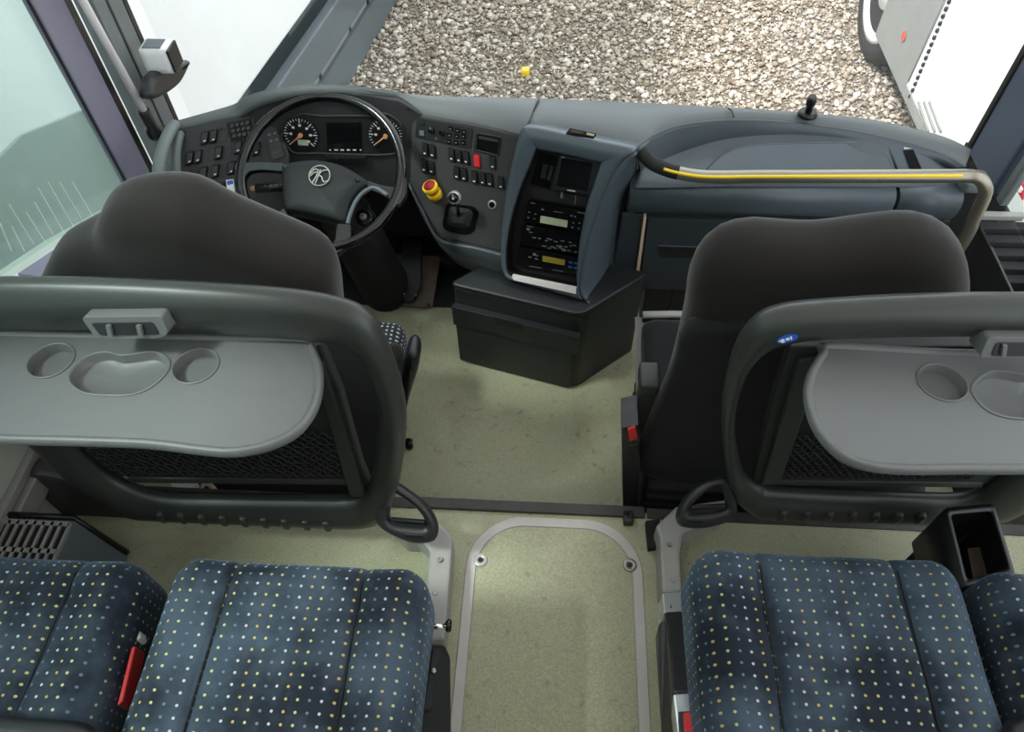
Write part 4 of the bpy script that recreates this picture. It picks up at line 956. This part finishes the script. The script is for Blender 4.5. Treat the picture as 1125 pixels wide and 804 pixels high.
PIR = (PGR[0] + V((0, .02, 0)), PGR[1])
b = MB().prism(ats([(868, 378), (1160, 378), (1130, 500), (1080, 530), (840, 528), (826, 540), (828, 520), (848, 440)], pl=PIR), PIR[1], .006, .02); b.m = 1
b.prism(ats([(880, 440), (1140, 440), (1120, 500), (1060, 525), (851, 522), (866, 474)], pl=PIR), PIR[1], .007, 0); b.build('inner_panel', ['guard_inner', 'black_matte'], t, bevel=.003)
net_panel(t, (PIR[0] + PIR[1] * .01, PIR[1]), [(872, 475), (1130, 480), (1065, 525), (860, 522)], 24, 7)
b = MB().prism(ats([(876, 388), (904, 384), (858, 520), (836, 524)], pl=PIR), PIR[1], .016, 0); b.prism(ats([(836, 524), (1080, 527), (1078, 532), (834, 529)], pl=PIR), PIR[1], .01, 0); b.build('stay', 'guard', t, bevel=.004)
hp0 = at(1000, 383, pl=PGR) + PGR[1] * .03
trout = [(908, 377), (902, 385), (889, 408), (885, 432), (893, 465), (912, 491), (940, 509), (985, 517), (1060, 517), (1125, 517), (1200, 516), (1250, 505), (1280, 470), (1285, 430), (1272, 400), (1262, 384), (1190, 383), (1080, 385), (1000, 382)]
tray(t, (trout, hp0), 0, -.04, [(1035, 420, .037), (1205, 420, .037)], [(1069, 430), (1074, 417), (1090, 408), (1110, 409), (1128, 412), (1148, 408), (1166, 412), (1172, 424), (1162, 442), (1140, 457), (1112, 459), (1085, 450)])
PLt = (hp0 + V((0, -.022, .0)), V((0, -.95, .3)).normalized())
b = MB().prism(roundpoly(ats([(1082, 366), (1170, 366), (1172, 388), (1072, 388)], pl=PLt), .008), PLt[1], .012, .03); b.m = 1; b.prism(lift(roundpoly(ats([(1090, 371), (1162, 371), (1164, 386), (1084, 386)], pl=PLt), .006), PLt[1], .012), PLt[1], .0015, 0)
b.m = 0
for x in (1096, 1130): b.prism(lift(ats([(x, 372), (x + 5, 372), (x + 3, 385), (x - 2, 385)], pl=PLt), PLt[1], .013), PLt[1], .006, 0)
b.build('tray_latch', ['tray', 'dark_plastic'], t, bevel=.003)
PSt = (PGR[0] + PGR[1] * .0235, PGR[1])
c = at(865, 372, pl=PSt); u = (at(875, 369.5, pl=PSt) - c).normalized(); v = PSt[1].cross(u)
b = MB().prism([c + u * .0165 * math.cos(a) + v * .0085 * math.sin(a) for a in [k * math.pi / 12 for k in range(24)]], PSt[1], .001, .004); b.m = 1
for x, y, w, h in ((-.0075, -.001, .0045, .0055), (.0005, .0005, .005, .0035), (.006, .001, .002, .0055), (-.012, 0, .002, .002)): b.obox(c + PSt[1] * .0015 + u * x + v * y, u * w * .6, v * h * .7, PSt[1] * .0006)
lab(b.build('sticker', ['blue', 'white'], t), 'small blue and white oval sticker')

# ============================================================ FOOT LOOPS + SEAT RAILS
def foot(name, outer, inner, p0, label, screws):
    pl = plane_n(p0, (0, -.75, .66))
    t = thing(name, p0, label, 'footrest', 'loop footrests by the aisle')
    O, I = catmull(ats(outer, pl=pl), 5, True), catmull(ats(inner, pl=pl), 5, True); n = pl[1]
    rows = [[p.lerp(q, f) + n * h for p, q in zip(O, I)] for f, h in ((.4, -.014), (0, -.01), (.0, .004), (.25, .013), (.7, .013), (1, .004), (1, -.01))]
    MB().grid(rows, closeu=True, closev=True).build('loop', 'dark_plastic', t)
    return t, pl
t, pl = foot('loop_footrest', [(430, 529), (451, 541), (471, 558), (481, 578), (478, 592), (463, 596), (445, 593), (423, 582), (413, 571), (416, 556), (424, 540)], [(434, 541), (448, 549), (462, 562), (468, 573), (466, 577), (458, 577), (446, 576), (433, 574), (428, 568), (429, 556), (430, 546)], at(447, 565, y=.69), 'black loop footrest at the foot of the left guard', 0)
b = MB().prism(roundpoly(ats([(424, 572), (470, 574), (472, 588), (440, 588), (424, 580)], pl=pl), .008), pl[1], .004, .008); b.m = 1; b.prism(lift(ats([(447, 583), (466, 584), (466, 588), (447, 587)], pl=pl), pl[1], .014), pl[1], .001, .008); b.tube(lift(ats([(430, 569), (468, 572)], pl=pl), pl[1], .008), .006, 8); b.build('foot_plate', ['dark_plastic', 'black'], t, bevel=.003)
t, pl = foot('loop_footrest', [(794, 524), (775, 529), (757, 542), (746, 558), (743, 571), (750, 578), (775, 579), (800, 572), (809, 562), (808, 545), (803, 530)], [(791, 532), (778, 537), (766, 547), (757, 557), (757, 562), (763, 563), (776, 562), (792, 559), (797, 555), (796, 545), (794, 537)], at(775, 555, y=.745), 'black loop footrest at the foot of the right guard', 0)
b = MB().prism(roundpoly(ats([(752, 558), (800, 555), (802, 567), (775, 575), (752, 572)], pl=pl), .008), pl[1], .004, .008); b.m = 1; b.prism(lift(ats([(753, 567), (772, 568), (772, 572), (754, 571)], pl=pl), pl[1], .014), pl[1], .001, .008); b.tube(lift(ats([(758, 556), (796, 554)], pl=pl), pl[1], .008), .006, 8); b.build('foot_plate', ['dark_plastic', 'black'], t, bevel=.003)
def rail(label, out, low, screws, joint, z=.075):
    p = at(*out[0], z=0); t = thing('seat_rail', p, label, 'rail', 'aluminium seat rails along the aisle')
    b = MB().prism(ats(out, z=z), (0, 0, 1), 0, z - .0005); b.build('bracket', 'alu_paint', t, bevel=.006)
    b = MB().prism(ats(low, z=z + .004), (0, 0, 1), 0, z + .003); b.build('leg', 'alu_paint', t, bevel=.006)
    for x, y in screws: MB().lathe(at(x, y, z=z + .002), Z * .005, [(.006, 0), (.0055, .6), (.004, 1), (.002, .6)], 12).build('screw', 'steel', t)
    return t
t = rail('grey metal seat rail along the left side of the aisle', [(452, 572), (474, 564), (497, 590), (495, 626), (470, 624), (472, 605), (460, 592), (444, 592), (430, 575)], [(470, 620), (495, 622), (488, 703), (465, 703)], [(484, 615), (478.5, 652)], None)
b = MB().tube([at(470, 688, z=.13), at(490, 688, z=.13)], .006, 10); b.m = 1; k = at(489, 687, z=.12); b.lathe(k, V((.014, 0, 0)), [(.008, 0), (.014, .4), (.012, .9), (.005, 1)], 16); b.build('adjuster_knob', ['chrome', 'black_gloss'], t)
t = rail('grey metal seat rail along the right side of the aisle', [(743, 556), (800, 548), (798, 566), (750, 585), (747, 606), (747, 618), (726, 617), (725, 590), (721, 577)], [(726, 613), (747, 614), (749, 650), (728, 651)], [(735.5, 598), (739.5, 638)], None)
b = MB().prism(ats([(709, 574), (724, 572), (727, 602), (712, 604)], z=.01), Z, .01, .01); lab(b.build('floor_slot', 'black_matte', t), 'black slot plate')

# ============================================================ SEATS (front passenger row)
def cushion(x0, x1, y1, z=.47, y0=-.12, skew=0, crown=.018):
    cx = (x0 + x1) / 2; hw = (x1 - x0) / 2
    def fn(p, q):
        u = (p.x - cx) / hw
        tz = max(0, min(1, (p.z - (z - .08)) / .08))
        for s in (-.5, .5, 0):
            g = math.exp(-((u - s) / .03) ** 2); p.z -= (.011 if s else .003) * g * tz
        p.z += crown * (1 - u * u) * .4 * tz + (.014 * math.exp(-((abs(u) - .8) / .16) ** 2)) * tz
        p.z -= .010 * math.exp(-((p.y - (y1 - .075)) / .012) ** 2) * tz * (.5 if abs(u) < .9 else 0)
        p.z += .004 * math.sin(p.x * 31 + 1) * math.sin(p.y * 27 + x0 * 9) * tz
        p.x += skew * (p.y - y1)
        return p
    return MB().rbox((x0, y0, z - .17), (x1, y1, z), .052, (64, 40, 12), fn, uv=True)
def piping(x0, x1, y1, z, y0=-.12, skew=0):
    b = MB(); r = .05
    for x in (x0 + .006, x1 - .006):
        b.tube([V((x + skew * (y - y1), y, z - .04)) for y in np.linspace(y0 + .04, y1 - .05, 14)], .0035, 6)
    return b
def seat(x0, x1, y1, label, z=.47, skew=0):
    t = thing('bus_seat', ((x0 + x1) / 2, .2, 0), label, 'seat', 'front row passenger seats')
    cushion(x0, x1, y1, z, skew=skew).build('seat_cushion', 'moquette', t)
    piping(x0, x1, y1, z, skew=skew).build('piping', 'moquette', t)
    hw, cx = (x1 - x0) / 2, (x0 + x1) / 2
    for sx in (-.5, .5):
        b = MB(); b.tube([V((cx + sx * hw + sx * .01 * (y1 - .06 - y), y, z - .0065 + .0072 * (1 - sx * sx) * 1.0)) for y in np.linspace(-.05, y1 - .035, 24)], .0019, 5); b.build('seam', 'seam', t)
    b = MB().box((x0 + .04, -.1, z - .20), (x1 - .04, y1 - .06, z - .165)); b.m = 0
    b.box((x0 + .2, 0, 0.001), (x0 + .25, .28, z - .2)); b.build('seat_frame', 'black_matte', t)
    # backrest behind the cushion, leaning back
    def fn(p, q):
        p.y -= (p.z - z) * .32
        return p
    b = MB().rbox((x0 + .005, -.23, z - .06), (x1 - .005, -.13, z + .72), .045, (16, 8, 20), fn); b.build('backrest', 'moquette', t)
    return t
sL = seat(-.652, -.212, .475, 'navy dotted aisle seat cushion left of the aisle, worn dark in the middle')
sLW = seat(-1.14, -.69, .463, 'navy dotted window seat at the far left, beside the heater')
sR = seat(.219, .662, .535, 'navy dotted aisle seat cushion right of the aisle')
sRW = seat(.684, 1.14, .52, 'navy dotted window seat at the far right, beside the black bin')
# belt parts
b = MB(); q = [at(147, 712, z=.42), at(152, 711, z=.42), at(138, 772, z=.42), at(131, 777, z=.42)]
b.prism(q, (0, 0, 1), .01, .03); b.m = 1; b.prism([at(149, 702, z=.405), at(155, 692, z=.405), at(157, 702, z=.405), at(147, 708, z=.405)], Z, .008, .02); lab(b.build('belt_buckle', ['red_button', 'white'], sL, bevel=.003), 'red seat belt buckle in the gap')
# window-seat black belt pad
b = MB().pillow([at(x, y, z=.51) for x, y in ((-30, 788), (40, 790), (92, 794), (108, 806), (100, 830), (-30, 830))], Z, .05, .02, 4, 40); tag(b.build('lap_belt', 'black'), 'black lap belt lying on the navy window seat at the far left', 'belt')
b = MB().pillow([at(x, y, z=.50) for x, y in ((1104, 797), (1116, 788), (1140, 784), (1150, 830), (1108, 830))], Z, .05, .02, 4, 40); tag(b.build('lap_belt', 'black'), 'black lap belt lying between the two navy seats on the right', 'belt')
# aisle side hardware, left
b = MB(); b.prism(roundpoly([at(467, 706, z=.30), at(489, 708, z=.27), at(495, 722, z=.24), at(496, 815, z=.24), at(450, 815, z=.34)], .01), V((.3, 0, 1)), .0, .2); b.m = 1
b.prism([at(474, 714, z=.306), at(483, 714, z=.30), at(474, 781, z=.31), at(464, 781, z=.32)], V((.3, 0, 1)), .01, .02); b.m = 2
for x, y in ((476, 737), (468, 772)): b.lathe(at(x, y, z=.318), V((.3, 0, 1)).normalized() * .006, [(.006, 0), (.004, 1)], 10)
lab(b.build('armrest_hinge', ['dark_plastic', 'black_matte', 'steel'], sL, bevel=.006), 'dark plastic armrest hinge beside the aisle')
# right
b = MB(); b.prism([at(728, 651, z=.12), at(749, 650, z=.12), at(751, 672, z=.14), at(730, 673, z=.14)], Z, 0, .08); b.m = 1; b.tube([at(737, 660, z=.125), at(737, 668, z=.135)], .002, 6); b.tube([at(733, 668, z=.133), at(743, 668, z=.134)], .002, 6); lab(b.build('bracket', ['alu_bright', 'black'], sR, bevel=.003), 'bright silver bracket')
b = MB(); q = [at(730, 673, z=.14), at(751, 672, z=.14), at(762, 763, z=.30), at(739, 763, z=.30)]; b.prism(q, plane3(q[0], q[1], q[2])[1], .004, .07); b.build('rail_cover', 'dark_plastic', sR, bevel=.006)
b = MB(); q = [at(739, 763, z=.30), at(762, 762, z=.30), at(768, 815, z=.34), at(745, 815, z=.34)]; b.prism(q, plane3(q[0], q[1], q[2])[1], .004, .05); b.build('bracket', 'alu_bright', sR, bevel=.004)
q = [at(745, 784, z=.33), at(765, 783, z=.33), at(770, 815, z=.355), at(747, 815, z=.355)]; b = MB(); nn = plane3(q[0], q[1], q[2])[1]; b.prism(q, nn, .006, .02); b.m = 1; q2 = [at(750, 787, z=.335), at(764, 786, z=.335), at(768, 815, z=.36), at(752, 815, z=.36)]; b.prism(q2, nn, .01, .0); lab(b.build('belt_buckle', ['black', 'red'], sR, bevel=.002), 'red belt buckle in black casing')
b = MB(); q = [at(724, 686, z=.14), at(731, 680, z=.14), at(741, 760, z=.26), at(744, 815, z=.28), at(727, 815, z=.22), at(720, 700, z=.10)]; b.prism(roundpoly(q, .012), V((-.6, 0, .8)), .0, .05); b.build('side_cover', 'dark_plastic', sR, bevel=.006)

# ============================================================ FLOOR HATCH, STEP STRIP
t = thing('floor_hatch', (0, .3, 0), 'floor hatch with rounded aluminium frame in the middle of the aisle', 'hatch')
def fr(o, yb=-1.0):
    pts = [V((.2045 - o, yb, 0)), V((.2045 - o, .66, 0))]; r = .135 - o
    cx, cy = .2045 - .135, .655
    arc = [V((cx + r * math.cos(a), cy + r * math.sin(a) , 0)) for a in np.linspace(0, math.pi / 2, 12)]
    arcl = [V((-p.x, p.y, 0)) for p in arc[::-1]]
    return [V((.2045 - o, yb, 0))] + arc + arcl + [V((-.2045 + o, yb, 0))]
Fo, Fi = fr(0), fr(.026)
b = MB().grid([Fo, [p + Z * .004 + (q - p) * .1 for p, q in zip(Fo, Fi)], [p + Z * .004 + (q - p) * .9 for p, q in zip(Fo, Fi)], Fi], smooth=False); b.build('frame', 'hatch_frame', t)
b = MB().prism([p for p in Fi], Z, .0025, 0); b.build('panel', 'floor', t)
for x, y in ((528, 615.5), (692, 621)):
    c = at(x, y, z=.0025); b = MB().lathe(c, Z * .004, [(.016, 0), (.016, .6), (.0145, 1), (.007, 1), (.006, .5)], 24, cap=False); b.m = 1; b.lathe(c, Z * .003, [(.0065, 0), (.0065, 1)], 16); b.build('lock', ['alu' if x < 600 else 'steel', 'black'], t)
t = thing('step_strip', (0, .81, 0), 'dark worn metal nosing strip across the aisle at the step edge', 'strip')
e0, e1 = at(468, 563, z=.008), at(692, 570, z=.008)
b = MB().box((-.33, .80, -.05), (.215, .829, .008)); b.m = 0; b.build('nosing', 'strip', t, bevel=.003)
c = at(690, 568, z=.01); b = MB().rbox((c.x - .012, c.y - .02, 0), (c.x + .012, c.y + .012, .025), .004, (4, 4, 4)); b.tube([c + V((-.005, 0, .02)), c + V((-.005, 0, .045))], .006, 10); b.build('catch', 'dark_plastic', t)
for x0, x1 in ((-1.2, -.34), (.22, 1.2)):
    b = MB().box((x0, .80, -.05), (x1, .826, .004)); struct(b.build('trim_6' if x0 < 0 else 'trim_7', 'strip'))

# ============================================================ LEFT SIDE BITS
t = thing('heater', (-1.1, .5, 0), 'grey convector heater with slotted top grille on the floor at the left wall', 'heater')
hx = -1.035; hz = .19
b = MB().prism([V((-1.198, .30, 0.001)), V((hx + .035, .30, 0.001)), V((hx, .30, hz)), V((-1.198, .30, hz))], (0, -1, 0), 0, .345); b.build('casing', 'coach_grey', t, bevel=.004)
b = MB(); g0x, g1x = -1.19, hx - .004
for k in range(9): x = g0x + (g1x - g0x) * k / 8; b.box((x - .003, .31, hz), (x + .003, .635, hz + .006))
for y in (.33, .41, .49, .57, .632): b.box((g0x, y - .005, hz), (g1x, y + .005, hz + .006))
b.m = 1; b.box((g0x, .31, hz - .001), (g1x, .635, hz + .001)); b.build('grille', ['alu_paint', 'black_matte'], t)
b = MB().tube([V((-1.195, .648, hz + .004)), V((hx - .004, .648, hz + .004)), V((hx + .035, .648, .012))], .007, 8); b.build('edge_trim', 'black', t)
t = thing('wall_rail', (-1.18, .5, .1), 'pale aluminium rail running along the foot of the left wall', 'rail')
b = MB().box((-1.199, -.5, .13), (-1.165, .86, .19)); b.box((-1.199, -.5, .19), (-1.18, .86, .215)); b.build('profile', 'alu_paint', t, bevel=.004)
b = MB().rbox((-1.165, .80, .17), (-1.10, .86, .23), .01, (4, 4, 4)); b.build('end_clamp', 'dark_plastic', t)
b = MB().prism(ats([(22, 530), (34, 521), (75, 528), (140, 556), (150, 571), (128, 573), (50, 573)], y=.74), (0, -1, 0), 0, .05)
tag(b.build('side_cover', 'cover_grey', bevel=.012), 'dark grey plastic cover on the floor under the left guard by the wall', 'cover')
p = at(206, 540, z=FD + .01)
b = MB().prism([at(186, 528, z=-.10), at(216, 529, z=-.10), at(212, 548, z=-.12), at(197, 548, z=-.12)], Z, .004, .16); tag(b.build('white_bag', 'white'), 'white plastic bag on the floor behind the left guard', 'bag')
b = MB().tube(catmull([at(218, 546, z=-.08), at(224, 532, z=-.06), at(232, 534, z=-.06), at(244, 548, z=-.08)], 5), .007, 8, flat=.4); tag(b.build('strap', 'beige'), 'beige strap loop hanging behind the left guard', 'strap')
b = MB().pillow([at(x, y, z=-.08) for x, y in ((256, 548), (258, 542), (266, 540), (275, 544), (277, 549))], Z, .03, .01, 3, 24); tag(b.build('blue_cloth', 'blue'), 'small blue cloth behind the left guard', 'cloth')
# pole, grab handle, device
t = thing('pole', (-1.14, 1.76, .36), 'chrome pole with black end cap standing beside the left windscreen pillar', 'pole')
pb, pt_ = at(171, 145, x=-1.165), at(87, -6, x=-1.165); pt2 = pb + (pt_ - pb) * 1.9
b = MB().tube([pb, pt2], .0105, 14); b.build('tube', 'alu_white', t)
dv = (pt_ - pb).normalized(); b = MB().lathe(pb - dv * .012, dv * .09, [(.024, 0), (.026, .12), (.024, .3), (.017, .38), (.017, .95), (.0135, 1.0)], 20); b.build('end_cap', 'black', t)
b = MB().tube(catmull([at(192, 136, x=-1.06), at(184, 150, x=-1.06), at(177, 170, x=-1.06), at(174, 190, x=-1.06), at(174, 212, x=-1.06)], 5), .017, 14, flat=.8)
b.tube(catmull([at(198, 146, x=-1.05), at(194, 165, x=-1.05), at(194, 190, x=-1.05), at(196, 214, x=-1.05)], 5), .012, 12); tag(b.build('grab_handle', 'pillar_grey'), 'grey curved grab handle left of the switch panel', 'handle')
t = thing('toll_device', at(178, 80, x=-1.12), 'white boxed device on a black suction mount at the left windscreen pillar', 'device')
c = at(178, 66, x=-1.10)
b = MB().rbox(tuple(c + V((-.05, -.012, -.036))), tuple(c + V((.025, .05, .036))), .006, (4, 4, 4)); b.m = 1; b.box(tuple(c + V((.0255, -.01, -.03))), tuple(c + V((.032, .048, .03)))); b.m = 2; b.box(tuple(c + V((-.04, -.005, .0355))), tuple(c + V((.01, .04, .0375)))); b.build('case', ['white', 'black', 'coach_grey'], t)
b = MB().pillow([at(x, y, x=-1.13) for x, y in ((160, 108), (160, 90), (168, 78), (185, 72), (200, 66), (203, 70), (192, 92), (172, 106))], (1, 0, 0), .04, .014, 4, 36); b.build('mount', 'dark_plastic', t)

# ============================================================ RIGHT SIDE BITS
t = thing('waste_bin', (.9, .68, .2), 'black open topped bin under the right guard beside the window seat', 'bin')
zr = .33
c4 = ats([(1036, 558), (1092, 553), (1116, 632), (1058, 648)], z=zr); cc = sum(c4, V()) / 4
top_o = roundpoly(c4, .01); top_i = roundpoly([cc + (p - cc) * .80 for p in c4], .008)
bo = [p - Z * .15 for p in top_o]; bi = [p - Z * .13 for p in [cc + (p - cc) * .92 for p in top_i]]
b = MB().grid([bi, top_i, [p + Z * .002 for p in top_i], top_o, bo], closeu=True); b.add(bi, [list(range(len(bi)))[::-1]], False); b.add(bo, [list(range(len(bo)))], False); b.build('tub', 'black', t)
lq = ats([(1062, 603), (1096, 600), (1108, 640), (1070, 645)], z=.26); b = MB().prism(lq, Z, .004, 0); b.m = 1; b.tube([lq[1] + V((-.01, 0, .01)), lq[1] + V((0, -.02, .02)), lq[1] + V((-.012, -.04, .01))], .005, 8); lab(b.build('liner', ['rust_plate', 'black'], t), 'brownish inner liner')
b = MB().box((cc.x - .04, cc.y + .02, 0), (cc.x + .04, cc.y + .05, .19)); b.build('stand', 'black_matte', t)
t = thing('door_tray', (1.13, 1.3, .2), 'black ridged storage tray below the right window with a grey cup in it', 'tray')
zt = .235; q = ats([(1086, 238), (1150, 240), (1150, 345), (1060, 345), (1058, 300)], z=zt)
x0 = q[0].x; 
b = MB().box((1.136, 1.0, FD), (1.144, 1.64, zt)); b.box((1.144, 1.0, FD), (1.268, 1.64, zt - .12)); b.m = 1
for k in range(5): b.box((1.144, 1.60 - k * .035, zt - .12), (1.268, 1.632 - k * .035, zt - .004 - k * .016))
b.m = 0; b.build('shell', ['black_matte', 'black_matte'], t, bevel=.003)
b = MB().box((1.136, 1.0, zt), (1.142, 1.52, zt + .004)); b.build('edge', 'dark_plastic', t)
b = MB().box((1.13, 1.64, zt - .012), (1.268, 1.66, zt + .008)); b.build('rim', 'alu_paint', t, bevel=.003)
c = at(1117, 296, z=.16); b = MB().lathe(V((1.205, 1.36, zt - .12)), Z * .075, [(.030, 0), (.036, .85), (.034, 1), (0, 1.02)], 28); tag(b.build('cup', 'tray'), 'grey lidded cup standing in the black door tray', 'cup')

# ============================================================ CAMERA, LIGHT
cam = bpy.data.cameras.new('camera'); co = bpy.data.objects.new('camera', cam); COL.objects.link(co)
cam.sensor_width = 36; cam.lens = 36 * FPX / 1125; cam.clip_start = .02
from mathutils import Matrix
Rm = Matrix((M[0], -M[1], -M[2])).transposed(); co.matrix_world = Matrix.Translation(V(CAM)) @ Rm.to_4x4()
scn.camera = co
w = bpy.data.worlds.new('sky'); scn.world = w; w.use_nodes = True
bg = w.node_tree.nodes['Background']; bg.inputs[0].default_value = (.88, .95, 1.0, 1); bg.inputs[1].default_value = 2.6
sun = bpy.data.lights.new('sun', 'SUN'); sun.energy = 5.0; sun.angle = math.radians(9); sun.color = (1, .97, .93)
so = bpy.data.objects.new('sun', sun); COL.objects.link(so); so.rotation_euler = V((.52, .25, -.9)).to_track_quat('-Z', 'Y').to_euler(); so.location = (-4, 3, 6)
for sx in (-.62, .62):  # unseen fill lights added under the ceiling to brighten the cabin
    al = bpy.data.lights.new('cabin_fill', 'AREA'); al.shape = 'RECTANGLE'; al.size = 1.0; al.size_y = 2.8; al.energy = FILL_POWER; al.color = (1, .985, .95)
    ao = bpy.data.objects.new('cabin_fill', al); COL.objects.link(ao); ao.location = (sx, .25, 2.04)
scn.view_settings.view_transform = 'Standard'; scn.view_settings.look = 'None'; scn.view_settings.exposure = 0; scn.view_settings.gamma = 1; scn.view_settings.use_curve_mapping = False
